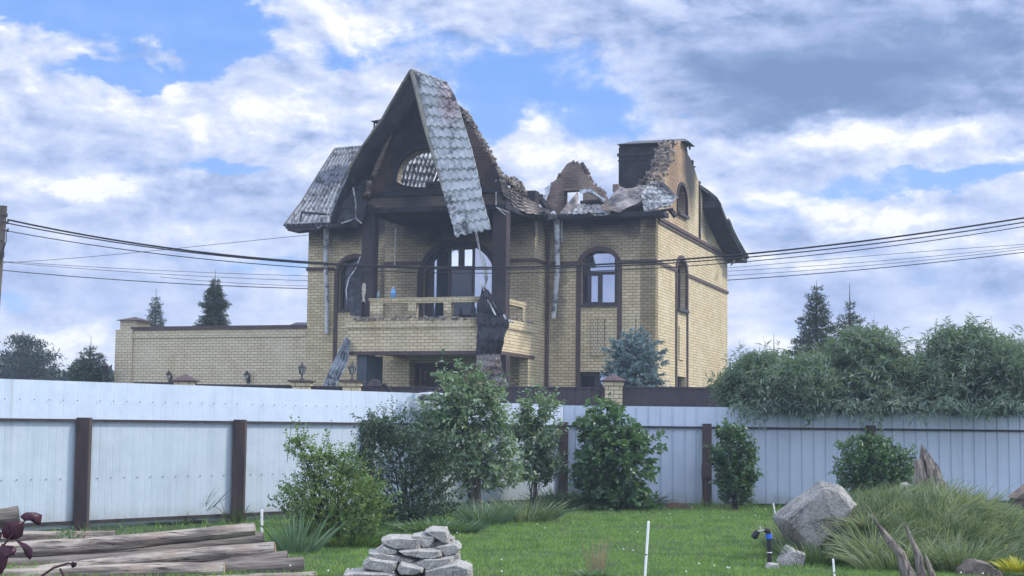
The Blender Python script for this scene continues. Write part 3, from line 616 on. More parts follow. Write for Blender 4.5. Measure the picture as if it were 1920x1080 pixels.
MB().slab([H(*p, 1.0) for p in [(1150, 405), (1135, 392), (1142, 378), (1152, 374), (1150, 362), (1160, 352), (1196, 350), (1232, 366), (1240, 405)]], [], 'y', 1.0, .3).build('charred_heap', M['soot'], house)
MB().tube([H3(1088, 379, .2), H3(1118, 377, .3), H3(1130, 372, .3)], .05, 5).tube([H3(1158, 405, -.4), H3(1180, 392, -.3), H3(1208, 380, -.1)], .08, 5).build('charred_board', M['char'], house)
MB().box(hx(1150, 350, 1.5), hx(1160, 350, 1.5), 1.4, 1.7, hz(1155, 360, 1.5), hz(1155, 346, 1.5)).build('brick_stub', M['brickred'], house)
# dormer remains
do = [H(*p, .9) for p in [(1018, 402), (1020, 372), (1027, 355), (1033, 344), (1045, 335), (1052, 323), (1058, 314), (1064, 307), (1072, 303), (1080, 306), (1088, 307), (1094, 316), (1101, 327), (1107, 340), (1113, 347), (1122, 351), (1129, 358), (1134, 368), (1134, 402)]]
dh = [H(*p, .9) for p in [(1058, 398), (1058, 358), (1093, 356), (1093, 376), (1080, 398)]]
MB().slab(do, [dh], 'y', .9, .4).build('dormer_wall', M['brickred'], house)
rubble('broken_brick_edge', [H3(*p, .9) for p in [(1022, 368), (1033, 344), (1045, 335), (1058, 314), (1072, 304), (1088, 307), (1101, 327), (1113, 347), (1132, 362)]], 110, .075, .035, seed=30, th=-.35, axis=1, mat=M['rubble'])
MB().box(dh[0][0]-.06, dh[2][0]+.1, .86, 1.0, dh[1][1], dh[1][1]+.09).build('lintel', M['wood'], house)
MB().tube([H3(1014, 372, -.2), H3(1024, 385, -.3), H3(1037, 401, -.5)], .10, 4).build('charred_beam', M['char'], house)
MB().tube([H3(1008, 374, -.1), H3(1030, 401, -.4)], .06, 4).build('charred_beam', M['char'], house)
MB().tube([H3(993, 365, .3), H3(1018, 368, .3)], .07, 4).build('charred_beam', M['char'], house)
MB().tube([H3(1091, 305, .85), H3(1101, 324, .85)], .06, 4).build('charred_beam', M['col'], house)
sheet('roof_sheet', [H3(1021, 352, .7), H3(1022, 362, .6), H3(1021, 374, .5)], [H3(1033, 345, .75), H3(1030, 360, .7), H3(1024, 376, .5)], 0, 0, 'zinclight', crumple=.05, seed=33)
# right eaves of the projecting block: curved reddish sheet
sheet('roof_sheet', [H3(942, 350, GY), H3(965, 358, GY+1.2), H3(985, 370, GY+2.4), H3(1004, 386, GY+3.4), H3(1030, 402, GY+4.0)], [H3(944, 366, GY-.2), H3(962, 388, GY+.8), H3(984, 401, GY+1.8), H3(1006, 404, GY+2.6), H3(1032, 405, GY+3.6)], 6, 5, 'zincbrown', amp=.03, step=.05, crumple=.05, seed=35)
MB().slab([H(*p, BY-.3) for p in [(936, 330), (952, 352), (962, 380), (985, 398), (1028, 402), (1028, 412), (935, 412)]], [], 'y', BY-.3, .25).build('eaves_soffit', M['soot'], house)
MB().box(BX1-.3, BX1+.45, BY-.4, .1, EZ-.1, EZ+.05).build('eaves_soffit', M['soot'], house)
MB().tube([H3(1004, 412, BY-.05), H3(1005, 442, BY-.05)], .07, 5).build('pipe_stub', M['wood'], house)
# hanging downpipe of the right wing
MB().tube([H3(1036, 398, -.7), H3(1044, 412, -.5), H3(1044, 440, -.4), H3(1045, 500, -.3), H3(1041, 560, -.25), H3(1037, 597, -.3)], [.08, .10, .10, .095, .09, .085], 10).build('downpipe', M['pipe'], house)
MB().tube([H3(1053, 408, -.15), H3(1053, 455, -.1)], .03, 6).build('downpipe', M['pipe'], house)
# chimneys
c0, c1 = hx(1160, 310, 4.0), hx(1262, 310, 4.0); cz = hz(1200, 275, 4.0)
ch = MB().box(c0, c1, 4.0, 4.8, 8, cz).build('chimney', M['soot'], house)
MB().box(c0-.05, c1+.05, 3.95, 4.85, cz-.32, cz-.22).box(c0-.03, c1+.03, 3.97, 4.83, cz-.5, cz-.46).build('chimney_band', M['char'], ch)
e0, e1, ez = hx(1157, 268, 3.85), hx(1291, 264, 3.85), hz(1200, 269, 3.85)
MB().add([(e0, 3.8, ez), (e1, 3.8, ez), (e1, 5.0, ez), (e0, 5.0, ez), (e0+.5, 4.4, ez+.2), (e1-.25, 4.4, ez+.2)], [(0, 1, 5, 4), (1, 2, 5), (2, 3, 4, 5), (3, 0, 4), (0, 3, 2, 1)]).build('chimney_cap', noisy('cap_metal', (.07, .075, .085), (.04, .045, .05), 3, .55, .3), ch)
lg = MB()
for x in (1163, 1197, 1235, 1284):
    q = hx(x, 270, 3.95); lg.box(q-.03, q+.03, 3.95, 4.0, cz-.05, ez); lg.box(q-.03, q+.03, 4.75, 4.8, cz-.05, ez)
lg.build('cap_leg', M['char'], ch)
b0, b1 = hx(699, 250, 2.5), hx(725, 250, 2.5); bz = hz(705, 240, 2.5)
ch2 = MB().box(b0, b1+.4, 2.5, 3.1, 7, bz).box(b0-.04, b1, 2.46, 3.14, bz-.18, bz-.08).build('chimney', M['soot'], house)
e0, ez = hx(695, 228, 2.4), hz(705, 227, 2.4)
MB().add([(e0, 2.35, ez), (b1, 2.35, ez), (b1, 3.25, ez), (e0, 3.25, ez), (e0+.4, 2.8, ez+.14), (b1, 2.8, ez+.2)], [(0, 1, 5, 4), (1, 2, 5), (2, 3, 4, 5), (3, 0, 4), (0, 3, 2, 1)]).build('chimney_cap', M['char'], ch2)
MB().box(b0+.02, b0+.07, 2.5, 2.55, bz-.02, ez).build('cap_leg', M['char'], ch2)
# back slope of the main roof with its overhang past the gable end
bvp = [(1313, 346), (1328, 356), (1337, 363), (1345, 370), (1352, 382), (1357, 396), (1364, 413), (1371, 431), (1380, 449), (1391, 468), (1401, 484)]
bv = [S3(*p, min(.72, .06+.16*i)) for i, p in enumerate(bvp)]
bk = [Vector((-.45, p.y, p.z)) for p in bv]; lo = [p+Vector((0, -.05, -.14)) for p in bv]; lk = [Vector((-.45, p.y-.05, p.z-.14)) for p in bv]; n = len(bv)
MB().add(bv+bk+lo+lk, [(i, i+1, n+i+1, n+i) for i in range(n-1)]+[(2*n+i, 3*n+i, 3*n+i+1, 2*n+i+1) for i in range(n-1)]+[(i, 2*n+i, 2*n+i+1, i+1) for i in range(n-1)]+[(n+i, n+i+1, 3*n+i+1, 3*n+i) for i in range(n-1)]+[(0, n, 3*n, 2*n), (n-1, 3*n-1, 4*n-1, 2*n-1)]).build('back_roof', M['soot'], house)
MB().tube([p+Vector((.03, 0, .02)) for p in bv[6:]], .07, 4).build('verge_trim', noisy('grey_verge', (.14, .15, .14), (.09, .10, .10), 3, .6), house)
MB().box(-.1, .72, bv[-1].y-1.3, bv[-1].y, bv[-1].z-.20, bv[-1].z-.08).build('eaves_soffit', M['soot'], house)
MB().tube([S3(1376, 490, .6), S3(1370, 499, .6)], [.08, .01], 4).tube([S3(1384, 489, .5), S3(1378, 494, .5)], [.06, .01], 4).build('charred_board', M['char'], house)
# hanging crumpled sheets over the balcony corner
sheet('hanging_roof_sheet', [H3(904, 535, PY-.2), H3(902, 560, PY-.3), H3(898, 590, PY-.35), H3(897, 625, PY-.35), H3(895, 662, PY-.3)], [H3(915, 545, PY-.2), H3(934, 572, PY-.35), H3(957, 602, PY-.5), H3(948, 635, PY-.5), H3(937, 668, PY-.3)], 5, 5, 'zincblack', amp=.03, step=.05, crumple=.12, seed=41, under='zincblack')
sheet('hanging_roof_sheet', [H3(895, 660, PY-.3), H3(894, 690, PY-.45), H3(893, 712, PY-.5), H3(900, 728, PY-.6)], [H3(937, 664, PY-.3), H3(941, 690, PY-.45), H3(948, 710, PY-.6), H3(955, 730, PY-.7)], 5, 6, 'zincbrown', amp=.025, step=.05, crumple=.05, seed=42, under='zincbrown')
MB().tube([H3(914, 562, PY-.45), H3(929, 591, PY-.62)], [.03, .025], 5).tube([H3(944, 590, PY-.5), H3(950, 600, PY-.5), H3(962, 604, PY-.2)], [.03, .04, .04], 5).tube([H3(899, 527, PY-.2), H3(907, 545, PY-.3)], .025, 5).build('bent_rail', M['pipe'], house)
MB().tube([H3(893, 432, VY), H3(900, 470, VY+.2), H3(906, 500, VY+.4), H3(912, 545, PY-.2)], .013, 4).tube([H3(890, 432, VY), H3(903, 490, VY+.3), H3(909, 520, PY-.2)], .01, 4).tube([H3(905, 476, VY+.4), H3(909, 490, VY+.5), H3(913, 520, PY-.2), H3(909, 540, PY-.2)], [.02, .04, .05, .02], 5).build('hanging_wire', M['pipe'], house)
MB().tube([H3(930, 388, GY-.1), H3(948, 403, GY-.2)], .012, 4).tube([H3(930, 388, GY-.1), H3(955, 399, GY-.1)], .012, 4).tube([H3(930, 360, GY-.1), H3(930, 384, GY-.1)], .02, 4).tube([H3(742, 429, BY-.2), H3(740, 500, BY-.2)], .02, 4).build('hanging_wire', M['pipe'], house)
# burnt sheet and peeled strip beside the left post
sheet('hanging_roof_sheet', [H3(664, 497, GY-.3), H3(652, 525, GY-.35), H3(649, 550, GY-.35), H3(656, 592, GY-.3)], [H3(678, 495, GY-.1), H3(678, 525, GY-.1), H3(678, 550, GY-.1), H3(678, 594, GY-.1)], 0, 0, 'zincblack', crumple=.06, seed=45, under='zincblack')
MB().tube([H3(676, 480, GY-.32), H3(666, 505, GY-.38), H3(654, 522, GY-.4), H3(649, 545, GY-.4), H3(651, 570, GY-.4)], [.015, .02, .025, .02, .01], 5).build('bent_rail', M['pipe'], house)
fp = [H(*p, GY-.05) for p in [(677, 568), (680, 560), (678, 548), (678, 538), (681, 530), (685, 532), (686, 545), (683, 558), (685, 568), (681, 564)]]
MB().slab(fp, [], 'y', GY-.05, .03).build('peeled_paint', noisy('peeled_plaster', (.62, .56, .48), (.35, .3, .25), 8, .8), house)
MB().slab([H(*p, GY-.05) for p in [(674, 519), (676, 519), (676, 531), (674.5, 531)]], [], 'y', GY-.05, .03).build('peeled_paint', M['rubble'], house)
# interior: intermediate floor keeps the rooms dark
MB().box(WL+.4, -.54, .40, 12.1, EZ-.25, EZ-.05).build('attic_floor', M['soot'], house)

# things left on the balcony
def bottle(p, label, c, h=.30, r=.065):
    t = thing('plastic_bottle', label, 'bottle', p)
    MB().lathe([(0, 0), (r, .005), (r, h*.62), (r*.9, h*.7), (r*.35, h*.88), (r*.33, h*.95), (0, h*.95)], 12).build('bottle_body', pmat('bottle_'+label[:4], c, .25, 0, .6)[0], t, smooth=True)
    MB().lathe([(0, h*.95), (r*.4, h*.95), (r*.4, h*1.04), (0, h*1.04)], 10).build('cap', pmat('cap_'+label[:4], (.5, .6, .7), .4)[0], t)
HW = lambda p: HM @ Vector(p)
bottle(HW((hb(735), PY+.14, BT)), 'blue plastic bottle standing on the balustrade', (.12, .32, .62), .34, .085)
bottle(HW((hb(707), PY+.14, BT)), 'small clear grey bottle on the balustrade near the left post', (.16, .24, .28), .22, .05)
# fallen sheet leaning on the balcony's left end
def Hw(px, py, yp): return HM @ H3(px, py, yp)
fs = thing('fallen_roof_sheet', 'charred corrugated roof sheet leaning against the left end of the balcony', 'roof sheet', tuple(Hw(617, 735, PY-.9)))
inv = Matrix.Translation(-fs.location)
q = lambda x, y, d: inv @ Hw(x, y, d)
sheet('tiled_face', [q(649, 630, PY-.1), q(630, 672, PY-.4), q(603, 730, PY-.8)], [q(656, 640, PY-.05), q(652, 680, PY-.3), q(626, 734, PY-.7)], 8, 4, 'zinclight', parent=fs, amp=.06, step=.05, under='zincblack', crumple=.03)

# ------------------------------------------------------------------ annex wall on the left
an = thing('garage_annex', 'long low yellow brick annex wall left of the burnt house', 'annex', HO, HA)
AZ = hz(420, 617, 0); ax0 = hx(246, 650, 0); ap0, ap1 = hx(216, 650, -.08), hx(246, 650, -.08)
M['brickannex'] = brick('pale_annex_brick', (.60, .52, .36), (.50, .43, .285), (.17, .145, .115), ref=house, wear=.8)
MB().box(ax0, WL, 0, 6, 0, AZ).build('wall', M['brickannex'], an)
MB().box(ax0, WL-.02, -.07, 6.05, AZ, AZ+.12).build('coping', M['brown'], an)
MB().box(ax0, WL-.02, -.035, .02, AZ-.30, AZ-.12).build('cornice', M['brickannex'], an)
MB().box(ap0, ap1+.04, -.08, 1.0, 0, hz(235, 618, 0)).box(ap0+.16, ap1+.18, -.05, .9, hz(235, 618, 0), hz(235, 601, 0)).build('corner_pillar', M['brickannex'], an)
zc = hz(235, 601, 0)
MB().add([(ap0+.02, -.2, zc), (ap1+.34, -.2, zc), (ap1+.34, 1.05, zc), (ap0+.02, 1.05, zc), ((ap0+ap1)/2+.18, .4, zc+.16)], [(0, 1, 4), (1, 2, 4), (2, 3, 4), (3, 0, 4), (0, 3, 2, 1)]).build('pillar_cap', M['brown'], an)
rx0 = hx(505, 610, 3)
MB().add([(rx0, 3, AZ), (WL, 3, AZ), (WL, 6, AZ), (rx0, 6, AZ), (rx0+.5, 4.2, hz(520, 605, 4.2)), (WL, 4.2, hz(520, 605, 4.2))], [(0, 1, 5, 4), (2, 3, 4, 5), (3, 0, 4), (1, 2, 5)]).build('roof', noisy('dark_roof', (.03, .035, .06), (.04, .045, .07), 3, .5), an)
def sconce(px, py, label):
    p = HW((hx(px, py, -.1), -.1, hz(px, py, -.1))); t = thing('wall_lantern', label, 'lantern', p, HA, 'lanterns on the annex wall')
    MB().box(-.03, .03, .02, .1, -.25, .05).tube([(0, .05, -.2), (0, -.06, -.22), (0, -.1, -.12)], .02, 6).build('bracket', M['wframe'], t)
    MB().lathe([(.03, -.13), (.11, .06), (.13, .08), (.02, .2), (0, .24)], 6, (0, -.1, 0)).build('lantern_body', M['lant'], t)
    MB().lathe([(.025, -.12), (.10, .05)], 6, (0, -.115, 0)).build('lantern_glass', M['glasspale'], t)
M['lant'] = noisy('lantern_iron', (.025, .025, .03), (.04, .038, .036), 5, .5)
sconce(319, 706, 'small dark wall lantern on the annex, nearer the corner pillar')
sconce(465, 706, 'small dark wall lantern on the annex, nearer the house')

# ------------------------------------------------------------------ brown fence with brick pillars
BF = 38.0
bf = thing('brown_fence', 'dark brown sheet metal fence between yellow brick pillars', 'fence', (0, BF, 0))
M['brownfence'] = noisy('brown_painted_metal', (.052, .042, .050), (.040, .034, .042), 2, .5, bstr=.05)
M['brickpillar'] = brick('pillar_brick', (.60, .52, .34), (.50, .42, .26), (.12, .10, .08))
def fencepanel(x0, x1, ztop, name='fence_panel'):
    a, b = W(x0, 730, BF).x, W(x1, 730, BF).x; n = max(2, int((b-a)/.05)); prof = []
    for i in range(n+1): prof.append((a+(b-a)*i/n, .0 if (i % 4) in (0, 1) else .015))
    vs = [(x, y, z) for z in (.1, ztop) for x, y in prof]; F = [(i, i+1, n+2+i, n+1+i) for i in range(n)]
    MB().add(vs, F).build(name, M['brownfence'], bf)
    MB().box(a, b, -.02, .035, ztop, ztop+.04).build('top_rail', M['brownfence'], bf)
for a, b, y in ((366, 548, 724), (583, 643, 727), (677, 888, 728), (930, 1134, 728), (1167, 1450, 729), (250, 331, 720)):
    fencepanel(a, b, W((a+b)/2, y, BF).z)
MB().box(W(700, 730, BF).x-5, W(700, 730, BF).x-5.05, 0, .1, 0, 1).build('gate_post', M['brownfence'], bf)
def pillar(px, lab, cap=True):
    p = W(px, 716, BF); t = thing('brick_pillar', lab, 'pillar', (p.x, BF, 0), 0, 'brick pillars of the brown fence')
    z = p.z; w = .205
    MB().box(-w, w, -w, w, 0, z-.10).box(-w-.03, w+.03, -w-.03, w+.03, z-.10, z).build('shaft', M['brickpillar'], t)
    h = .19 if cap else .05
    MB().add([(-w-.1, -w-.1, z), (w+.1, -w-.1, z), (w+.1, w+.1, z), (-w-.1, w+.1, z), (-w-.1, -w-.1, z+.03), (w+.1, -w-.1, z+.03), (w+.1, w+.1, z+.03), (-w-.1, w+.1, z+.03), (0, 0, z+h)], [(0, 1, 5, 4), (1, 2, 6, 5), (2, 3, 7, 6), (3, 0, 4, 7), (4, 5, 8), (5, 6, 8), (6, 7, 8), (7, 4, 8), (0, 3, 2, 1)]).build('pillar_cap', M['brown'], t)
    return Vector((p.x, BF, z+h))
pillar(348, 'yellow brick fence pillar with brown pyramid cap in front of the annex')
t1 = pillar(566, 'yellow brick fence pillar with a lantern, just left of the leaning roof sheet', False)
t2 = pillar(660, 'yellow brick fence pillar with a lantern, just right of the leaning roof sheet', False)
pillar(905, 'yellow brick fence pillar half hidden behind the tall leafy tree', False)
pillar(1150, 'yellow brick fence pillar with brown pyramid cap beside the blue spruce')
def lantern(p, label, s=.86):
    t = thing('post_lantern', label, 'lantern', p, 0, 'lanterns on the fence pillars')
    MB().lathe([(.09*s, 0), (.07*s, .02*s), (.025*s, .05*s), (.02*s, .12*s), (.04*s, .15*s)], 8).build('stem', M['lant'], t)
    MB().lathe([(.05*s, .15*s), (.10*s, .34*s)], 6).build('lantern_glass', M['glasspale'], t)
    c = MB().lathe([(.13*s, .34*s), (.12*s, .36*s), (.03*s, .44*s), (.02*s, .48*s), (0, .52*s)], 6)
    for k in range(6):
        a = math.pi/3*k; c.tube([(.052*s*math.cos(a), .052*s*math.sin(a), .15*s), (.104*s*math.cos(a), .104*s*math.sin(a), .34*s)], .012*s, 4)
    c.build('lantern_frame', M['lant'], t)
lantern(t1, 'black post lantern on the pillar left of the leaning roof sheet'); lantern(t2, 'black post lantern on the pillar right of the leaning roof sheet')
p = W(195, 700, 50); t = thing('lamp_post', 'black lamp post with lantern left of the annex', 'lamp post', (p.x, 50, 0))
MB().tube([(0, 0, 0), (0, 0, p.z)], .04, 8).build('pole', M['lant'], t)
MB().lathe([(.05, 0), (.14, .22), (.17, .23), (.04, .36), (0, .42)], 6, (0, 0, p.z)).build('lantern_body', M['lant'], t)
# dark debris by the gate
p = W(702, 735, 36.5); t = thing('charred_stump', 'charred split stump standing in front of the gate', 'stump', (p.x, 36.5, 0))
zt = W(702, 712, 36.5).z
MB().add([(a*.17+dx, b*.15, z) for z, dx in ((0, 0), (zt-.15, 0)) for a, b in ((-1, -1), (1, -1), (1, 1), (-1, 1))]+[(-.08, -.05, zt+.02), (.1, -.05, zt-.02), (.1, .08, zt), (-.1, .08, zt-.06)], [(0, 1, 5, 4), (1, 2, 6, 5), (2, 3, 7, 6), (3, 0, 4, 7), (4, 5, 9, 8), (5, 6, 10, 9), (6, 7, 11, 10), (7, 4, 8, 11), (8, 9, 10, 11)]).tube([(-.26, 0, 0), (-.16, 0, zt-.12)], .05, 6).tube([(.2, 0, zt-.1), (.42, 0, zt-.3)], [.06, .04], 6).build('stump_body', noisy('charred_trunk', (.05, .04, .045), (.02, .02, .025), 5, .9, bstr=.9), t)

# ------------------------------------------------------------------ white fence
def paint(name, c1, c2):
    m, g, b = pmat(name, None, .38, 0, .45); tc = g.new('ShaderNodeTexCoord'); P = tc.outputs['Object']
    st = g.ramp(g.noise(g.scale(P, (3, 3, .25)), 2.2, 5, .6), .40, .75); c = g.mix(st, c1, c2)
    c = g.mix(g.ramp(g.noise(P, 1.1, 5, .6), .5, .75, 0, .55), c, tuple(q*.86 for q in c2)); g.l.new(c, b.inputs['Base Color'])
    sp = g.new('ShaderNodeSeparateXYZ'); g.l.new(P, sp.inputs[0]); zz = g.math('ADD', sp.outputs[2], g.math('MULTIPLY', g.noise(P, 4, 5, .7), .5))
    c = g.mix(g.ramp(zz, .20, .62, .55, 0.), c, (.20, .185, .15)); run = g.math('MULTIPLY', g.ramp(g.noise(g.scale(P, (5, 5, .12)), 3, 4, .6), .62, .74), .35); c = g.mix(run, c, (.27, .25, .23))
    g.l.new(c, b.inputs['Base Color']); bump(g, b, g.noise(P, 1.1, 4), .55, .06); return m
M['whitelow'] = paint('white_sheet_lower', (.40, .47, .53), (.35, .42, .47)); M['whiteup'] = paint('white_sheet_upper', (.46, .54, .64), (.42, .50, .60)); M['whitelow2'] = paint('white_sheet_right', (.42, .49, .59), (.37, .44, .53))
M['rail'] = noisy('brown_rail_paint', (.025, .02, .024), (.04, .03, .032), 4, .6, bstr=.1)
M['post'] = noisy('brown_timber_post', (.075, .052, .048), (.045, .034, .034), 2.5, .8, bstr=.5, stretch=(3, 3, .5))
def ribbed(A, B, z0, z1, parent, mat, name, pitch=.115, off=0., z1b=None, groove=.010):
    A, B = Vector(A), Vector(B); d = (B-A); L = d.length; d.normalize(); nrm = Vector((d.y, -d.x, 0)); pr = []; s = 0; k = 0
    while s < L:
        for ds, dy in ((0, 0), (pitch*.80, 0), (pitch*.84, -groove), (pitch*.94, -groove)):
            if s+ds <= L: pr.append((s+ds, dy))
        s += pitch
    pr.append((L, 0)); n = len(pr); z1b = z1 if z1b is None else z1b
    vs = []
    for zz in (0, 1):
        for s, dy in pr:
            q = A+d*s+nrm*(dy+off); vs.append((q.x, q.y, z0 if zz == 0 else z1+(z1b-z1)*s/L))
    return MB().add(vs, [(i, i+1, n+i+1, n+i) for i in range(n-1)]).build(name, mat, parent)
FA = Vector((-7.9, 19.72)); FD = Vector((1.79, 2.2)); FD.normalize()
lp = [W(163, 794, 22.1), W(453, 796, 24.3), W(692, 797, 26.5), W(893, 798, 28.7), W(1057, 800, 30.7)]
for q_ in lp: q_.z = 0
l0 = lp[0]-(lp[1]-lp[0])*1.35
railz = 1.53
lf = thing('white_fence', 'white profiled metal fence run on the left with tall upper sheets and brown posts', 'fence', (0, 0, 0))
seq = [l0]+lp
for i in range(len(seq)-1):
    A, B = seq[i], seq[i+1]
    ribbed(A, B, .06 if i else .04, railz-.03, lf, M['whitelow'], 'lower_sheet', groove=.0022)
    up0 = W(0, 710, 21).z
    if i < 3: ribbed(A, B, railz-.03, up0, lf, M['whiteup'], 'upper_sheet', off=-.012, z1b=up0, groove=.0015, pitch=.23)
    if i == 2: pass
    if i >= 3:
        ribbed(A if i > 3 else A+(B-A)*.45, B, railz-.03, W(1000, 757, 29.9).z, lf, M['whiteup'], 'upper_sheet', off=-.012, groove=.008)
    if i == 3: ribbed(A, A+(B-A)*.45, railz-.03, up0, lf, M['whiteup'], 'upper_sheet', off=-.012, groove=.004, pitch=.23)
    d = (B-A).normalized(); nn = Vector((d.y, -d.x, 0))
    T = Matrix.Translation(A) @ Matrix.Rotation(math.atan2(d.y, d.x), 4, 'Z'); L = (B-A).length
    MB().box(.0, L, -.055, -.012, railz-.025, railz+.012, T).build('rail', M['rail'], lf)
    MB().box(.0, L, -.05, -.012, .10, .14, T).build('rail', M['rail'], lf)
    sc = MB()
    for s_ in np.arange(.2, L, .23):
        for zz in (.72, railz+.27):
            if (i < 4 or zz < 1): sc.box(s_-.006, s_+.006, -.018, -.008, zz-.006, zz+.006, T)
    sc.build('screws', M['post'], lf)
for i, q_ in enumerate(lp[:4]):
    MB().box(q_.x-.095, q_.x+.095, q_.y-.20, q_.y-.06, 0, railz+.035+(.02 if i == 2 else 0)).build('post', M['post'], lf, bevel=.008)
rp = [lp[4], W(1324, 802, 30.9), W(1630, 805, 31.2), W(1960, 808, 31.6)]
for q_ in rp: q_.z = 0
rf = thing('white_fence', 'white ribbed metal fence run along the back of the lawn on the right', 'fence', (0, 0, 0))
seq = rp+[rp[-1]+(rp[-1]-rp[-2])*1.5]
for i in range(len(seq)-1):
    A, B = seq[i], seq[i+1]; d = (B-A).normalized(); T = Matrix.Translation(A) @ Matrix.Rotation(math.atan2(d.y, d.x), 4, 'Z'); L = (B-A).length
    za = W(1050, 760, 30.7).z if i == 0 else W(1324, 763, 30.9).z
    ribbed(A, B, .05, railz-.03, rf, M['whitelow2'] if 'whitelow2' in M else M['whiteup'], 'lower_sheet', pitch=.24, groove=.02)
    ribbed(A, B, railz-.03, za, rf, M['whiteup'], 'upper_sheet', pitch=.24, off=-.012, groove=.02)
    MB().box(0, L, -.06, -.012, railz-.028, railz+.012, T).build('rail', M['rail'], rf)
    if i >= 2: MB().box(0, L, -.06, -.012, .10, .14, T).build('rail', M['rail'], rf)
for i, q_ in enumerate(rp[:3]):
    MB().box(q_.x-.085, q_.x+.085, q_.y-.20, q_.y-.06, 0, railz+.07).build('post', M['post'], rf, bevel=.008)
p = Vector((W(1324, 860, 30.7).x, rp[1].y-.2, 0))
MB().box(p.x-.09, p.x+.09, p.y-.05, p.y-.003, .55, .80).build('post_splice', M['post'], rf)
# bent sheet lying on the step of the fence
t = thing('loose_metal_sheet', 'bent grey metal sheet lying across the step of the white fence', 'metal sheet', tuple(W(790, 740, 28.0)))
L0 = Matrix.Translation(-t.location)
sheet('sheet_body', [L0 @ W(742, 740, 27.8), L0 @ W(765, 738, 27.9), L0 @ W(812, 735, 28.4)], [L0 @ W(775, 743, 27.6), L0 @ W(800, 741, 27.7), L0 @ W(835, 739, 28.1)], 0, 0, 'zinclight', parent=t, crumple=.01, under='zincblack')
# brown box at the right edge of the frame
p = W(1926, 952, 26.0); t = thing('wooden_box', 'brown wooden box with sloping roof at the right edge of the frame', 'box', (p.x, 26, 0))
zb, zt = W(1926, 955, 26).z, W(1926, 935, 26).z
MB().box(-.16, .3, 0, .4, zb, zt).build('box_body', M['post'], t)
MB().slab([(-.19, zt), (.34, zt), (.10, zt+.22)], [], 'y', -.03, .5).build('roof', M['wood'], t)
MB().box(0, .08, .1, .2, 0, zb).build('stake', M['wood'], t)

# ------------------------------------------------------------------ pole and overhead cables
p = W(2, 600, 36); t = thing('utility_pole', 'weathered wooden utility pole at the left edge carrying cables', 'utility pole', (W(-22, 700, 36).x, 36, 0))
tp = W(6.5, 386, 36); dx = tp.x-t.location.x
MB().tube([(-.06, 0, 0), (dx, 0, tp.z)], [.13, .085], 10).build('pole_shaft', noisy('grey_pole_wood', (.13, .11, .095), (.06, .05, .045), 4, .9, stretch=(1, 1, .2)), t)
hk = MB()
for (x, y) in ((12, 405), (14, 418), (14, 433)):
    q_ = W(x, y, 35.9)-t.location; hk.tube([q_+Vector((-.12, 0, .02)), q_, q_+Vector((.02, 0, .06))], .018, 6); hk.lathe([(0, -.03), (.03, -.02), (.03, .03), (0, .05)], 8, tuple(q_))
hk.build('insulator', M['wframe'], t)
qa, qb, qc = W(12, 436, 35.9)-t.location, W(6, 470, 35.9)-t.location, W(-2, 505, 35.9)-t.location
MB().tube([qa, qa.lerp(qb, .5)+Vector((.03, 0, 0)), qb, qc], .012, 5).tube([W(2, 450, 35.9)-t.location, W(9, 455, 35.9)-t.location, W(0, 480, 35.9)-t.location], .012, 5).build('drop_wire', M['wframe'], t)
MB().box(-.06, .06, -.05, .05, 0, .12, Matrix.Translation(W(2, 482, 35.85)-t.location)).build('junction_box', M['wframe'], t)
cm = pmat('cable_black', (.018, .018, .022), .6)[0]; cmt = pmat('cable_grey', (.06, .065, .08), .6)[0]
def spline(pts, n=40):
    pts = sorted(pts); xs_ = np.array([p[0] for p in pts], float); ys_ = np.array([p[1] for p in pts], float)
    c = np.polyfit(xs_, ys_, min(3, len(pts)-1)); X_ = np.linspace(xs_[0], xs_[-1], n); return [(x, float(np.polyval(c, x))) for x in X_]
def cable(label, pts, Y0, Y1, r, mat=cm, name='overhead_cable'):
    P = spline(pts); x0, x1 = P[0][0], P[-1][0]
    mb = MB().tube([W(x, y, Y0+(Y1-Y0)*(x-x0)/(x1-x0)) for x, y in P], r, 6)
    o = mb.build(name, mat); tag(o, label, 'cable', 'overhead cables')
cable('thickest black cable from the pole top sweeping across the house', [(14, 412), (150, 438), (300, 464), (450, 481), (575, 491), (800, 500), (960, 502), (1200, 491), (1430, 474), (1700, 441), (1960, 402)], 36, 36, .022)
cable('black cable just below the thickest one on the right', [(14, 419), (150, 442), (300, 467), (450, 484), (575, 494), (800, 503), (960, 504), (1200, 496), (1430, 481), (1700, 449), (1960, 410)], 35.8, 35.8, .015)
cable('thin dark cable leaving the pole below the thick pair', [(14, 435), (150, 454), (300, 475), (450, 492), (575, 503), (800, 512), (960, 513), (1200, 503), (1430, 487), (1700, 458), (1960, 418)], 36.2, 36.2, .011)
cable('lowest dark cable on the left, behind the spruce tops', [(-20, 505), (200, 522), (400, 535), (640, 543), (960, 543), (1370, 524), (1700, 498), (1960, 468)], 75, 72, .022)
for lb, pts in (('thin grey cable second from the bottom on the left', [(-20, 490), (300, 512), (640, 528), (960, 532), (1370, 517), (1700, 489), (1960, 463)]),
                ('thin grey cable third from the bottom on the left', [(-20, 489), (300, 505), (640, 519), (960, 522), (1370, 509), (1700, 482), (1960, 459)]),
                ('faint grey cable running above the lowest bundle on the right', [(300, 520), (640, 534), (960, 536), (1370, 497), (1700, 477), (1960, 455)])):
    cable(lb, pts, 76, 74, .013, cmt)
cable('faint grey cable climbing from the pole towards the house roof', [(0, 493), (150, 483), (300, 469), (450, 453), (560, 443), (640, 435)], 80, 75, .014, cmt)

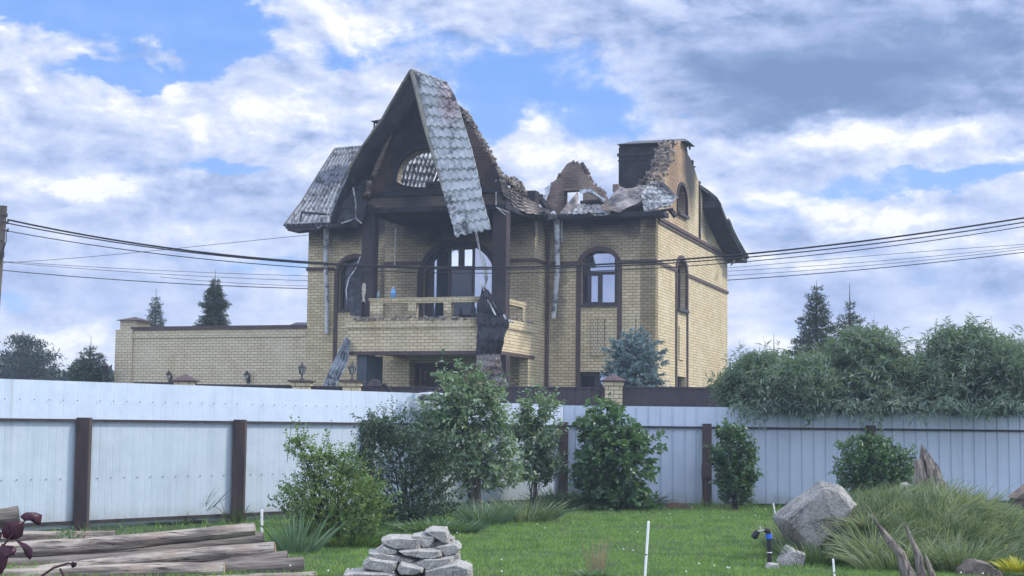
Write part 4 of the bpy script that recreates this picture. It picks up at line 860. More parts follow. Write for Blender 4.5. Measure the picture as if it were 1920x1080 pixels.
# ------------------------------------------------------------------ plants
def leaves(C_, D_, N_, L_, Wd_, fold=.18):
    """diamond leaves with a folded midrib: returns V, F"""
    C_, D_, N_ = map(np.asarray, (C_, D_, N_)); D_ = D_/np.linalg.norm(D_, axis=1, keepdims=True)
    S_ = np.cross(D_, N_); S_ /= np.linalg.norm(S_, axis=1, keepdims=True)+1e-9; U_ = np.cross(S_, D_)
    L_ = np.asarray(L_)[:, None]; Wd_ = np.asarray(Wd_)[:, None]
    a = C_; b = C_+D_*L_*.42+S_*Wd_*.5+U_*Wd_*fold; c = C_+D_*L_-U_*L_*.12; d = C_+D_*L_*.42-S_*Wd_*.5+U_*Wd_*fold
    V = np.stack([a, b, c, d], 1).reshape(-1, 3); n = len(C_); i = np.arange(n)[:, None]*4
    F = np.concatenate([i+np.array([[0, 1, 2]]), i+np.array([[0, 2, 3]])], 1).reshape(-1, 3); return V, F
def unit(n):
    v = rng.normal(size=(n, 3)); return v/np.linalg.norm(v, axis=1, keepdims=True)
def env_sample(rows, Y, n, depth=.75, clumps=26, shell=.55, spread=.16):
    """random points inside a silhouette given as rows (y, left x, right x) standing at distance Y"""
    rr = [(W((a+b)/2, y, Y), W(a, y, Y).x, W(b, y, Y).x) for y, a, b in rows]
    zs = np.array([r[0].z for r in rr]); xl = np.array([r[1] for r in rr]); xr = np.array([r[2] for r in rr]); o = np.argsort(zs); zs, xl, xr = zs[o], xl[o], xr[o]
    gz = np.linspace(zs[0], zs[-1], 200); wgt = np.interp(gz, zs, xr-xl)+.02; wgt /= wgt.sum()
    def pick(k, sh):
        z = rng.choice(gz, k, p=wgt)+rng.normal(0, .01, k); L, R_ = np.interp(z, zs, xl), np.interp(z, zs, xr); a = rng.uniform(0, 2*np.pi, k); r = rng.uniform(0, 1, k)**sh
        return np.stack([(L+R_)/2+np.cos(a)*r*(R_-L)/2, Y+np.sin(a)*r*(R_-L)/2*depth, z], 1)
    cc = pick(clumps, shell); k = int(n*.72); ci = rng.integers(0, clumps, k); s_ = (xr-xl).max()*spread
    P = np.concatenate([cc[ci]+rng.normal(0, s_, (k, 3)), pick(n-k, .7)])
    z = np.clip(P[:, 2], zs[0], zs[-1]); L, R_ = np.interp(z, zs, xl), np.interp(z, zs, xr); c = (L+R_)/2; h = (R_-L)/2+1e-3
    nz = np.array([noise.noise(Vector((p[0]*1.9, p[1]*1.9, p[2]*1.9+Y))) for p in P]); nt_ = np.array([abs(noise.noise(Vector((p[0]*2.6+Y, p[1]*2.6, 0)))) for p in P])
    P[:, 2] -= (P[:, 2]-zs[0])*.28*nt_; z = np.clip(P[:, 2], zs[0], zs[-1]); L, R_ = np.interp(z, zs, xl), np.interp(z, zs, xr); c = (L+R_)/2; h = ((R_-L)/2+1e-3)*(1+.55*nz)
    q = np.sqrt(((P[:, 0]-c)/h)**2+((P[:, 1]-Y)/(h*depth))**2); f = np.minimum(1, rng.uniform(.93, 1.22, len(q))/np.maximum(q, 1e-6)); P[:, 0] = c+(P[:, 0]-c)*f; P[:, 1] = Y+(P[:, 1]-Y)*f; P[:, 2] = z
    axis = np.stack([c, np.full_like(c, Y), z], 1); return P, axis
def shrub(name, label, cat, px, Y, rows, ntw, lpt, ll, lw, tl, mat, stems=7, depth=.75, up=.5, outw=.7, clumps=26, droop=0., group=None, stem_r=.018, part='foliage', shell=.55, spread=.16, sprigs=0, stemtop=.8, sm='twig'):
    base = W(px, 900, Y); base.z = 0
    if name == 'willow_bush': base.y += 1.3          # rooted behind the fence, crown leaning over it
    t = thing(name, label, cat, base, 0, group); o = np.array(base)
    P, ax = env_sample(rows, Y, ntw, depth, clumps, shell, spread)
    outd = P-ax; outd /= np.linalg.norm(outd, axis=1, keepdims=True)+1e-6
    d = outd*outw+np.array([0, 0, up])+unit(ntw)*.55; d /= np.linalg.norm(d, axis=1, keepdims=True)
    T_ = tl*rng.uniform(.5, 1.3, ntw)
    if sprigs:
        zt = np.quantile(P[:, 2], .82); idx = rng.choice(np.where(P[:, 2] > zt)[0], sprigs); T_[idx] *= 2.0; d[idx] = d[idx]*.5+np.array([0, 0, .9]); d /= np.linalg.norm(d, axis=1, keepdims=True)
    s_ = np.tile(np.linspace(0.0, 1, lpt), ntw); I = np.repeat(np.arange(ntw), lpt)
    C_ = P[I]+d[I]*((s_-.35)*T_[I])[:, None]; C_[:, 2] -= droop*T_[I]*s_**2
    side = np.cross(d[I], unit(len(I))); side /= np.linalg.norm(side, axis=1, keepdims=True)
    D_ = d[I]*.55+side*.9+np.array([0, 0, -droop*.6]); N_ = np.array([0, 0, 1.])+unit(len(I))*.75
    V, F = leaves(C_-o, D_, N_, ll*rng.uniform(.6, 1.2, len(I)), lw*rng.uniform(.7, 1.2, len(I)))
    V[:, 2] = np.maximum(V[:, 2], .01)
    mesh_np(part, V, F, mat, t)
    # stems that fork towards clumps, and the thin twigs
    mb = MB(); top = P[:, 2].max()
    for k in range(stems):
        tgt = P[rng.integers(0, ntw)]-o
        if name == 'willow_bush' and tgt[2] < 1.9: continue
        if tgt[2] < top*.45: tgt = P[np.argmax(P[:, 2]-rng.uniform(0, top*.4, ntw))]-o
        tgt = tgt*np.array([.8, .8, stemtop]); b0 = Vector((rng.normal(0, .05), rng.normal(0, .05), 0)); e = Vector(tgt); m_ = b0.lerp(e, .45)+Vector((0, 0, .12*e.z))
        mb.tube([b0, b0.lerp(m_, .5)+Vector((0, 0, .03)), m_, e], [stem_r, stem_r*.85, stem_r*.6, stem_r*.25], 6)
    mb.build('stem', M[sm], t)
    sel = rng.choice(ntw, min(ntw, 260), replace=False); mb = MB()
    for k in sel:
        a = Vector(P[k]-o-d[k]*T_[k]*.6); b = Vector(P[k]-o+d[k]*T_[k]*.6)
        if name == 'willow_bush' and min(a.z, b.z) < 1.9: continue
        a.z = max(a.z, .02); mb.tube([a, b], [.005, .002], 3, False)
    mb.build('twig', M['twig'], t); return t
M['twig'] = noisy('twig_bark', (.055, .042, .032), (.03, .025, .02), 12, .85, bstr=0)
M['graytwig'] = noisy('grey_bark', (.13, .11, .095), (.06, .05, .045), 8, .85, bstr=.3)
M['leafyel'] = leafmat('yellow_green_leaf', (0.150, 0.230, 0.060), (0.110, 0.176, 0.053), (0.070, 0.124, 0.048))
M['leafdark'] = leafmat('dark_blue_green_leaf', (0.055, 0.097, 0.058), (0.074, 0.121, 0.066), (0.039, 0.070, 0.051), trans=.2)
M['leafmid'] = leafmat('mid_green_leaf', (0.086, 0.154, 0.065), (0.130, 0.202, 0.095), (0.062, 0.113, 0.058), rough=.42)
M['leafpale'] = leafmat('pale_backed_leaf', (0.117, 0.192, 0.101), (0.235, 0.313, 0.216), (0.074, 0.138, 0.070), rough=.40)
M['leaflilac'] = leafmat('lilac_leaf', (0.066, 0.136, 0.059), (0.095, 0.168, 0.073), (0.052, 0.107, 0.052), rough=.38)
M['leafwillow'] = leafmat('willow_leaf', (0.126, 0.186, 0.138), (0.179, 0.237, 0.189), (0.088, 0.143, 0.105), rough=.5)

shrub('shrub', 'low yellow green small leaved shrub at the left end of the planting', 'shrub', 620, 20.0,
      [(1018, 560, 700), (985, 525, 725), (950, 522, 728), (915, 540, 722), (885, 552, 700), (860, 590, 690), (845, 540, 660), (825, 535, 565)], 950, 12, .050, .030, .20, M['leafyel'], stems=12, clumps=30, sprigs=70, spread=.10)
shrub('shrub', 'wide dark small leaved shrub between the yellow green shrub and the tall leafy tree', 'shrub', 765, 23.4,
      [(985, 720, 800), (955, 690, 850), (920, 680, 880), (880, 655, 880), (840, 650, 860), (805, 665, 835), (785, 668, 790)], 1050, 12, .058, .034, .22, M['leafdark'], stems=14, clumps=40, sprigs=60, depth=.6, spread=.085)
shrub('fruit_tree', 'tall young leafy tree with curling leaves in front of the white fence', 'tree', 902, 27.3,
      [(915, 880, 940), (895, 840, 975), (860, 810, 980), (820, 785, 965), (785, 768, 955), (755, 795, 945), (730, 815, 925), (708, 826, 905), (688, 842, 890), (666, 852, 876)], 520, 11, .115, .062, .36, M['leafpale'], stems=9, clumps=40, sprigs=22, depth=.7, stem_r=.035, spread=.075, shell=.5, sm='graytwig', droop=.2)
shrub('fruit_tree', 'slim airy young tree right of the tall leafy tree', 'tree', 1003, 28.8,
      [(908, 985, 1030), (880, 965, 1045), (840, 958, 1055), (800, 955, 1050), (770, 968, 1045), (745, 975, 1050)], 270, 11, .105, .055, .32, M['leafpale'], stems=7, clumps=24, sprigs=16, depth=.8, spread=.09, shell=.45, sm='graytwig')
shrub('lilac_bush', 'full lilac bush with broad heart shaped leaves before the ribbed fence', 'bush', 1160, 28.9,
      [(943, 1110, 1215), (915, 1086, 1228), (880, 1080, 1232), (840, 1082, 1244), (805, 1086, 1235), (778, 1096, 1205), (756, 1106, 1170)], 430, 9, .135, .110, .26, M['leaflilac'], stems=9, clumps=30, sprigs=14, depth=.75, spread=.12, droop=.35, outw=.9, up=.25)
shrub('slim_shrub', 'narrow upright dark shrub standing alone near the middle fence post', 'shrub', 1378, 29.4,
      [(940, 1358, 1400), (905, 1347, 1412), (860, 1340, 1416), (830, 1342, 1412), (810, 1350, 1402), (796, 1360, 1390)], 430, 10, .095, .055, .20, M['leaflilac'], stems=7, clumps=24, depth=.9, up=.7, spread=.12)
shrub('round_bush', 'dense round dark green bush behind the grassy mound', 'bush', 1640, 27.5,
      [(925, 1600, 1685), (900, 1582, 1704), (870, 1572, 1708), (848, 1580, 1695), (832, 1600, 1670), (825, 1615, 1650)], 700, 10, .080, .050, .18, M['leaflilac'], stems=9, clumps=40, depth=.8, sprigs=4)
willow = [('willow bush at the house corner spilling over the white fence', 1450, 33.0, [(780, 1375, 1530), (765, 1345, 1580), (740, 1345, 1600), (710, 1350, 1600), (680, 1365, 1590), (655, 1390, 1560)]),
          ('tallest grey green willow bush, in front of the two spruces', 1620, 33.2, [(782, 1535, 1700), (765, 1510, 1740), (730, 1510, 1750), (700, 1520, 1740), (665, 1530, 1715), (632, 1555, 1690), (608, 1585, 1665)]),
          ('willow bush at the right edge leaning over the white fence', 1815, 33.4, [(785, 1715, 1920), (765, 1685, 1975), (720, 1685, 1985), (690, 1700, 1980), (655, 1712, 1960), (622, 1735, 1900), (605, 1760, 1830)])]
for lb, px, Y, rows in willow:
    rows = [(y+(20 if y < 740 else (8 if y < 760 else -14)), p, q) for y, p, q in rows]
    rr = [(y, a, b) for y, a, b in rows]
    t = shrub('willow_bush', lb, 'bush', px, Y-1.55, rr, 2000, 13, .18, .030, .36, M['leafwillow'], stems=12, clumps=70, depth=.9, spread=.075, shell=.6, sprigs=70, up=.6, outw=.55, droop=.25, group='willow bushes behind the white fence')
    # twigs hanging over the fence top
    o = np.array(t.location); n = 90; xs_ = rng.uniform(rows[0][1], rows[0][2], n); C = []
    for x in xs_:
        dy_ = rng.uniform(-.3, 1); q_ = W(x, 752+(dy_*60 if dy_ < 0 else dy_*34*abs(math.sin(x*.03))**2), 30.6-rng.uniform(0, .3)+(2.6*-dy_ if dy_ < 0 else 0)); C.append(np.array(q_)-o)
    C = np.repeat(np.array(C), 7, 0)+rng.normal(0, .07, (n*7, 3)); D_ = np.array([0, -.25, -.7])+unit(len(C))*.9
    V, F = leaves(C, D_, np.array([0, -1., .4])+unit(len(C))*.5, .17*rng.uniform(.6, 1.2, len(C)), .032*rng.uniform(.7, 1.2, len(C))); mesh_np('overhanging_foliage', V, F, M['leafwillow'], t)
    mb = MB()
    for x in xs_[:26]: mb.tube([Vector(np.array(W(x, 745, 32.6))-o), Vector(np.array(W(x+3, 752, 31.2))-o), Vector(np.array(W(x+5, 764, 30.6))-o)], [.012, .008, .003], 4)
    mb.build('twig', M['twig'], t)

# ------------------------------------------------------------------ conifers
M['spruce'] = leafmat('spruce_needles', (0.033, 0.060, 0.039), (0.051, 0.084, 0.051), None, trans=.1, rough=.6)
M['bluespruce'] = leafmat('blue_spruce_needles', (0.160, 0.235, 0.263), (0.244, 0.328, 0.356), (0.104, 0.169, 0.188), trans=.12, rough=.55)
M['pine'] = leafmat('pine_needles', (0.022, 0.042, 0.034), (0.036, 0.062, 0.045), None, trans=.1)
def spruce(name, label, px, pytop, pybase, Y, wpx, mat, whorls=20, nb=6, den=1., nl=.09, nw=.016, bare=.12, droop=.25, seed=0, twf=.42, group=None):
    rr = np.random.default_rng(seed+5); top = W(px, pytop, Y); t = thing(name, label, 'spruce tree', (top.x, Y, 0), 0, group)
    Ht = top.z; Rb = wpx/2*Y/FPX; MB().tube([(0, 0, 0), (0, 0, Ht*.6), (.0, 0, Ht)], [Ht*.018+.02, Ht*.009+.01, .006], 7).build('trunk', M['graytwig'], t)
    zb = W(px, pybase, Y).z; C = []; D = []; mb = MB(); LL = []
    for i in range(whorls):
        u = (i+.5)/whorls; z = zb+(Ht*(1-bare*.5)-zb)*u**.92; r = Rb*(1-u)**.85*(1+.12*rr.normal())+.07*Rb
        if u > 1-bare: r = Rb*.10*rr.uniform(.7, 1.3)
        n = nb if u < .85 else 4; a0 = rr.uniform(0, 6.28)
        for k in range(n):
            a = a0+6.283*k/n+rr.normal(0, .2); rb = r*rr.uniform(.72, 1.15); pts = []
            dr = droop*(1-u)-.35*u
            for s_ in np.linspace(0, 1, 6): pts.append(np.array([math.cos(a)*rb*s_, math.sin(a)*rb*s_, z-dr*rb*s_+.18*rb*s_*s_]))
            mb.tube([Vector(p) for p in pts], [max(.004, .02*rb*(1-.8*q)) for q in np.linspace(0, 1, 6)], 4, False)
            nt = max(3, int(12*den*rb/Rb)+2)
            for j in range(nt):
                s_ = rr.uniform(.12, 1) if j else 1.; ii = min(4, int(s_*5)); p = pts[ii]+(pts[ii+1]-pts[ii])*(s_*5-ii) if s_ < 1 else pts[5]
                bd = pts[5]-pts[0]; bd /= np.linalg.norm(bd); sd_ = np.array([-bd[1], bd[0], 0])*rr.choice([-1, 1]); td = bd*.8+sd_*rr.uniform(.3, 1.)+np.array([0, 0, rr.uniform(-.45, .25)]); td /= np.linalg.norm(td)
                tl_ = twf*rb*rr.uniform(.35, .9)*(1.1-.6*s_)+nl*.7; m_ = max(3, int(tl_/nl*5.5*den))
                q_ = np.linspace(0, 1, m_)[:, None]; C.append(p+td*tl_*q_); w_ = unit(m_); D.append(td*.75+w_*.75+np.array([0, 0, .1]))
    C, D = np.concatenate(C), np.concatenate(D)
    V, F = leaves(C, D, np.array([0, 0, 1.])+unit(len(C))*.8, nl*rng.uniform(.6, 1.2, len(C)), nw*rng.uniform(.7, 1.3, len(C)), .1)
    mesh_np('needles', V, F, mat, t); mb.build('branch', M['twig'], t); return t
spruce('blue_spruce', 'silvery blue spruce in front of the lit corner of the house', 1192, 592, 735, 43.0, 142, M['bluespruce'], 13, 7, 1.9, .085, .030, bare=.16, droop=.15, seed=3, twf=.5)
spruce('spruce', 'taller spruce rising behind the willow bushes on the right', 1531, 524, 700, 60, 92, M['spruce'], 22, 6, 1.2, .15, .035, bare=.1, seed=1)
spruce('spruce', 'slightly shorter spruce with a bare spiky leader, right of its taller neighbour', 1593, 530, 690, 62, 74, M['spruce'], 13, 5, 1.2, .16, .035, bare=.22, seed=2)
spruce('spruce', 'spindly spruce tip just above the willow bush by the house', 1451, 626, 700, 60, 56, M['spruce'], 9, 5, .7, .14, .03, bare=.45, seed=4)
spruce('spruce', 'narrow spruce top behind the annex, nearer its corner pillar', 293, 541, 660, 66, 42, M['spruce'], 16, 5, 1., .15, .035, bare=.12, seed=5)
spruce('spruce', 'fuller spruce top behind the middle of the annex', 404, 506, 650, 64, 62, M['spruce'], 20, 6, 1.4, .15, .04, bare=.12, seed=6)
spruce('spruce', 'small spruce left of the annex beside the lamp post', 171, 630, 740, 58, 96, M['spruce'], 12, 6, 1.1, .15, .04, bare=.2, seed=7)
# pine and far tree line
p = W(50, 632, 85); t = thing('pine_tree', 'broad dark pine tree at the far left', 'pine tree', (p.x, 85, 0))
C, D = [], []; mb = MB().tube([(0, 0, 0), (.1, 0, p.z*.6), (0, 0, p.z*.95)], [.25, .17, .05], 8)
rows = [(640, 30, 60), (655, 12, 86), (675, 5, 96), (690, 2, 108), (705, 0, 108)]
for k in range(46):
    y = rng.uniform(636, 712); l, r_ = np.interp(y, [q[0] for q in rows], [q[1] for q in rows]), np.interp(y, [q[0] for q in rows], [q[2] for q in rows])
    x = rng.uniform(l, r_); q_ = W(x, y, 85+rng.uniform(-1.2, 1.2))-t.location; mb.tube([Vector((0, 0, q_.z*.75)), q_], [.05, .02], 4)
    n = 70; C.append(np.array(q_)+rng.normal(0, 1, (n, 3))*np.array([.30, .30, .13])); D.append(unit(n)+np.array([0, 0, .6]))
C, D = np.concatenate(C), np.concatenate(D); V, F = leaves(C, D, unit(len(C)), rng.uniform(.18, .34, len(C)), rng.uniform(.05, .09, len(C))); mesh_np('needles', V, F, M['pine'], t); mb.build('trunk', M['graytwig'], t)
C = []; D = []
for x in np.arange(-60, 260, 3.0):
    h = 22+10*math.sin(x*.05)+8*math.sin(x*.13+1)+(12 if x < 80 else 0)
    for k in range(26):
        y = 722-rng.uniform(0, 1)**.7*h; C.append(np.array(W(x+rng.uniform(-3, 3), y, 100+rng.uniform(-3, 3)))); D.append(unit(1)[0]+np.array([0, 0, .4]))
C, D = np.array(C), np.array(D); V, F = leaves(C, D, unit(len(C)), rng.uniform(.35, .7, len(C)), rng.uniform(.2, .35, len(C)))
lowc = np.array([[W(x, 0, 100).x, 100+rng.uniform(-2, 2), rng.uniform(0, 4.2)] for x in rng.uniform(-60, 260, 3000)]); V2, F2 = leaves(lowc, unit(3000), unit(3000), np.full(3000, .9), np.full(3000, .6))
tl = mesh_np('distant_treeline', np.concatenate([V, V2]), np.concatenate([F, F2+len(V)]), M['pine']); tag(tl, 'distant dark band of trees at the far left behind the pine', 'treeline', kind='stuff')

# ------------------------------------------------------------------ grass
M['grass'] = leafmat('lawn_grass', (.125, .235, .055), (.205, .315, .085), (.078, .165, .042), trans=.35)
M['longgrass'] = leafmat('long_grey_grass', (.085, .135, .060), (.30, .33, .21), (.060, .105, .050), trans=.3)
M['iris'] = leafmat('iris_leaf', (0.084, 0.150, 0.090), (0.120, 0.186, 0.114), None, trans=.25)
M['weedy'] = leafmat('fence_weeds', (.045, .065, .035), (.09, .11, .06), None)
M['shadegrass'] = leafmat('shadow_painted_grass', (.055, .095, .040), (.10, .15, .07), None)  # grass coloured dark to stand in for the shadow under the boulder
M['drygrass'] = leafmat('dry_stalk', (.22, .17, .11), (.30, .23, .15), None, trans=.1)
def blades(C_, D_, L_, w_, bend, segs=3, bdir=None):
    """curved tapering blades"""
    C_, D_ = np.asarray(C_, float), np.asarray(D_, float); n = len(C_); D_ = D_/np.linalg.norm(D_, axis=1, keepdims=True)
    bd = unit(n)*np.array([1, 1, .0]) if bdir is None else bdir; sd_ = np.cross(D_, unit(n)); sd_ /= np.linalg.norm(sd_, axis=1, keepdims=True)
    L_ = np.asarray(L_)[:, None]; w_ = np.asarray(w_)[:, None]; be = np.asarray(bend)[:, None]; ring_ = []
    for k in range(segs+1):
        s_ = k/segs; p = C_+D_*L_*s_+(bd-np.array([0, 0, .55]))*L_*be*s_*s_
        if k < segs: ring_ += [p-sd_*w_*.5*(1-.75*s_), p+sd_*w_*.5*(1-.75*s_)]
        else: ring_ += [p]
    m_ = 2*segs+1; V = np.stack(ring_, 1).reshape(-1, 3); i = np.arange(n)[:, None]*m_; tr_ = []
    for k in range(segs-1): a = 2*k; tr_ += [[a, a+1, a+3], [a, a+3, a+2]]
    a = 2*(segs-1); tr_ += [[a, a+1, a+2]]
    return V, np.concatenate([i+np.array([q]) for q in tr_], 1).reshape(-1, 3)
def fence_y(x):
    pts = [(q.x, q.y) for q in lp]+[(q.x, q.y) for q in rp[1:]]; return np.interp(x, [a for a, b in pts], [b for a, b in pts])
N = 190000
Y = 14.6+(31.3-14.6)*rng.uniform(0, 1, N)**1.05; X_ = rng.uniform(-1, 1, N)*Y*.345
cl = np.array([noise.noise(Vector((x*1.1, y*.9, 0))) for x, y in zip(X_[::1], Y[::1])])
left = X_ < (-3.3+(Y-15)*-.12); keep = (Y < fence_y(X_)-.12) & ((~left) | (rng.uniform(0, 1, N) < .35)); X_, Y, cl = X_[keep], Y[keep], cl[keep]; n = len(X_)
hgt = np.where(Y > 27.5, .07, .062)*rng.uniform(.5, 1.5, n)*(1+.5*cl)+np.where((Y > fence_y(X_)-1.2) & (rng.uniform(0, 1, n) < .10), .22*rng.uniform(.3, 1, n), 0)
V, F = blades(np.stack([X_, Y, np.zeros(n)-.01], 1), unit(n)*.45+np.array([0, 0, 1]), hgt, .0075*(.6+Y/22), rng.uniform(.1, .8, n), 2)
tag(mesh_np('grass', V, F, M['grass']), 'short green lawn grass in front of the white fence', 'grass', kind='stuff')
# clover heads
n = 90; Yc = rng.uniform(15, 29, n); Xc = rng.uniform(-2.6, 4.8, n); kk = np.array([noise.noise(Vector((x*.8, y*.8, 5))) > .02 for x, y in zip(Xc, Yc)]); Xc, Yc = Xc[kk], Yc[kk]; n = len(Xc)
mb = MB()
for x, y in zip(Xc, Yc): mb.lathe([(0, 0), (.009, .006), (.007, .015), (0, .018)], 5, (x, y, .07+rng.uniform(0, .03)))
tag(mb.build('clover_blossom', pmat('clover_white', (.75, .76, .70), .8)[0]), 'scattered tiny white clover heads in the lawn', 'flowers', kind='stuff')
def tuft(name, label, cat, px, py, spreadpx, hpx, n, mat, w=.010, lean=(0, 0), Y=None, bend=(.2, .9), fan=.5, z0=0., group=None, part='leaves'):
    Y = Y or G(px, py).y; c = W(px, py, Y); c.z = z0; t = thing(name, label, cat, c, 0, group); s_ = spreadpx*Y/FPX/2; h_ = hpx*Y/FPX
    a = rng.uniform(0, 2*np.pi, n); r_ = s_*np.sqrt(rng.uniform(0, 1, n)); C = np.stack([np.cos(a)*r_, np.sin(a)*r_*.7, np.zeros(n)], 1)
    D_ = np.stack([np.cos(a)*fan*r_/max(s_, .01)+lean[0], np.sin(a)*fan*r_/max(s_, .01)+lean[1], np.ones(n)], 1)+unit(n)*.16
    bd = np.stack([np.cos(a), np.sin(a), np.zeros(n)], 1)+np.array([lean[0], lean[1], 0])
    V, F = blades(C, D_, h_*rng.uniform(.5, 1.12, n), w*rng.uniform(.6, 1.3, n), rng.uniform(*bend, n)*.5, 5, bd); mesh_np(part, V, F, mat, t); return t
tuft('iris_clump', 'blue green iris clump by the ends of the logs', 'plant', 556, 1038, 74, 88, 90, M['iris'], .030, bend=(.0, .35), fan=.75, Y=18.6)
tuft('daylily_clump', 'wide daylily clump of arching leaves right of the tall tree trunk', 'plant', 985, 978, 110, 62, 420, M['longgrass'], .018, bend=(.3, 1.3), fan=.8)
tuft('daylily_clump', 'darker daylily clump at the foot of the tall tree', 'plant', 905, 984, 90, 66, 300, M['iris'], .018, bend=(.2, 1.1), fan=.6)
tuft('leafy_groundcover', 'low dark green plants under the wide dark shrub', 'plant', 820, 998, 150, 34, 900, M['leafmid'], .022, bend=(.4, 1.4), fan=.9)
tuft('leafy_groundcover', 'low weeds at the foot of the yellow green shrub', 'plant', 655, 1022, 190, 40, 1100, M['leafyel'], .020, bend=(.4, 1.4), fan=.9)
tuft('leafy_groundcover', 'dark low growth below the lilac bush', 'plant', 1130, 952, 200, 44, 1000, M['leafdark'], .026, bend=(.4, 1.4), fan=.9)
tuft('weed_tuft', 'tall thin weeds against the fence left of the lilac bush', 'plant', 1045, 950, 90, 55, 240, M['leafmid'], .016, bend=(.2, 1.), fan=.6, Y=28.9)
for px, py, sp, h, n, lb in ((186, 992, 26, 62, 16, 'wispy grass tuft at the first fence post'), (368, 985, 26, 76, 26, 'tall grass tuft in the middle of the second fence panel'), (436, 980, 34, 48, 26, 'grass tuft left of the second fence post'),
                          (320, 990, 90, 26, 60, 'low weeds along the bottom rail of the left fence'), (1250, 945, 60, 40, 26, 'wispy weeds right of the lilac bush'), (1440, 948, 60, 34, 60, 'grass tuft at the near end of the mound')):
    tuft('grass_tuft', lb, 'grass tuft', px, py, sp, h, int(n*1.8), M['weedy'], .020, bend=(.1, 1.0), fan=.35, Y=(23.6 if px < 330 else 23.9) if px < 450 else None)
t = tuft('dry_stalks', 'clump of dry brown flower stalks in the lawn', 'dry plant', 1118, 1076, 34, 72, 70, M['drygrass'], .008, bend=(.0, .15), fan=.15)
tuft('leafy_groundcover', 'small dark leafy plant around the dry stalks', 'plant', 1112, 1084, 60, 22, 160, M['leafmid'], .02, bend=(.3, 1.2), fan=.9)
# mounds of soil along the right fence
def heap(name, label, cat, px, py, w, h, d, mat, Y=None, seed=1, kind=None):
    Y = Y or G(px, py).y; c = W(px, py, Y); c.z = 0; vs = []; n1, n2 = 26, 14
    for j in range(n2+1):
        for i in range(n1):
            a = 2*math.pi*i/n1; r_ = j/n2; x, y = math.cos(a)*r_*w, math.sin(a)*r_*d
            z = h*(1-r_**2)**1.0*(1+.5*noise.noise(Vector((x*2.2+seed, y*2.2, 0))))+.05*h*noise.noise(Vector((x*9, y*9, seed)))-.03
            vs.append((x, y, z))
    F = [(j*n1+i, j*n1+(i+1) % n1, (j+1)*n1+(i+1) % n1, (j+1)*n1+i) for j in range(n2) for i in range(n1)]
    o = MB().add(vs, F).build(name, mat, smooth=True); o.location = c; return tag(o, label, cat, kind=kind), c
heap('soil_heap', 'small heap of reddish soil at the fence right of the lilac bush', 'soil heap', 1275, 945, .42, .13, .3, M['soil'], Y=29.9)
heap('soil_heap', 'low bank of reddish soil between the middle post and the narrow shrub', 'soil heap', 1350, 945, .5, .07, .3, M['soil'], Y=30.2, seed=5)
# the grassy mound
MC = W(1712, 950, 20.0); MC.z = 0; MW, MD, MH = 1.62, 2.3, .62
def mound_z(x, y):
    r2 = (x/MW)**2+(y/MD)**2; return np.where(r2 < 1, MH*(1-np.clip(r2, 0, 1))**.75, 0)
vs = []; n1, n2 = 40, 20
for j in range(n2+1):
    for i in range(n1):
        a = 2*math.pi*i/n1; r_ = j/n2; x, y = math.cos(a)*r_*MW, math.sin(a)*r_*MD; vs.append((MC.x+x, MC.y+y, float(mound_z(x, y))-.02+.03*noise.noise(Vector((x*4, y*4, 1)))))
o = MB().add(vs, [(j*n1+i, j*n1+(i+1) % n1, (j+1)*n1+(i+1) % n1, (j+1)*n1+i) for j in range(n2) for i in range(n1)]).build('mound', M['ground'], smooth=True); tag(o, 'overgrown earth mound on the right of the lawn', kind='structure')
n = 17000; a = rng.uniform(0, 2*np.pi, n); r_ = np.sqrt(rng.uniform(0, 1, n))*1.06; X1, Y1 = np.cos(a)*r_*MW, np.sin(a)*r_*MD
kk = ~((X1 < -.95) & (Y1 < -.5) & (Y1 > -1.5)); X1, Y1 = X1[kk], Y1[kk]; n = len(X1)
base = np.array([noise.noise(Vector((x*1.7, y*1.7, 3))) for x, y in zip(X1, Y1)])
cx_ = np.array([noise.noise_vector(Vector((math.floor(x*5+noise.noise(Vector((x*3, y*3, 0)))*2)*1.37, math.floor(y*4)*2.11, 4.))) for x, y in zip(X1, Y1)])
D_ = np.stack([X1/MW*.3+.12, np.full(n, -.15), np.full(n, .95)], 1)+unit(n)*.42+cx_*.9*np.array([1, 1, .2]); bd = np.array([.25, -.3, 0])+unit(n)*.7+cx_*1.2*np.array([1, 1, 0])
V, F = blades(np.stack([MC.x+X1, MC.y+Y1, mound_z(X1, Y1)-.03], 1), D_, rng.uniform(.14, .38, n)*(1+.6*base), rng.uniform(.009, .020, n), rng.uniform(.2, .75, n), 5, bd)
tag(mesh_np('long_grass', V, F, M['longgrass']), 'long grey green grass bending to the right over the mound', 'grass', kind='stuff')
tuft('yellow_plant', 'yellow flowering plant low at the right edge', 'plant', 1912, 1075, 60, 34, 260, leafmat('yellow_leaf', (.42, .38, .03), (.25, .28, .03), None), .018, bend=(.2, 1.), fan=.8, Y=16.6, z0=.05)
tuft('grass_tuft', 'fresh green grass tuft beside the big boulder', 'grass tuft', 1478, 975, 60, 60, 220, M['longgrass'], .014, bend=(.2, 1.2), fan=.7, Y=20.5)
tuft('grass_tuft', 'two long curved grass leaves right of the broken stump', 'grass tuft', 1800, 945, 20, 58, 7, M['iris'], .022, bend=(.2, .8), fan=.3, Y=22., z0=.35, lean=(.3, 0))
tuft('grass_tuft', 'tall dark grass spikes left of the round bush', 'grass tuft', 1520, 935, 90, 70, 22, M['iris'], .010, bend=(.0, .4), fan=.2, Y=24.)

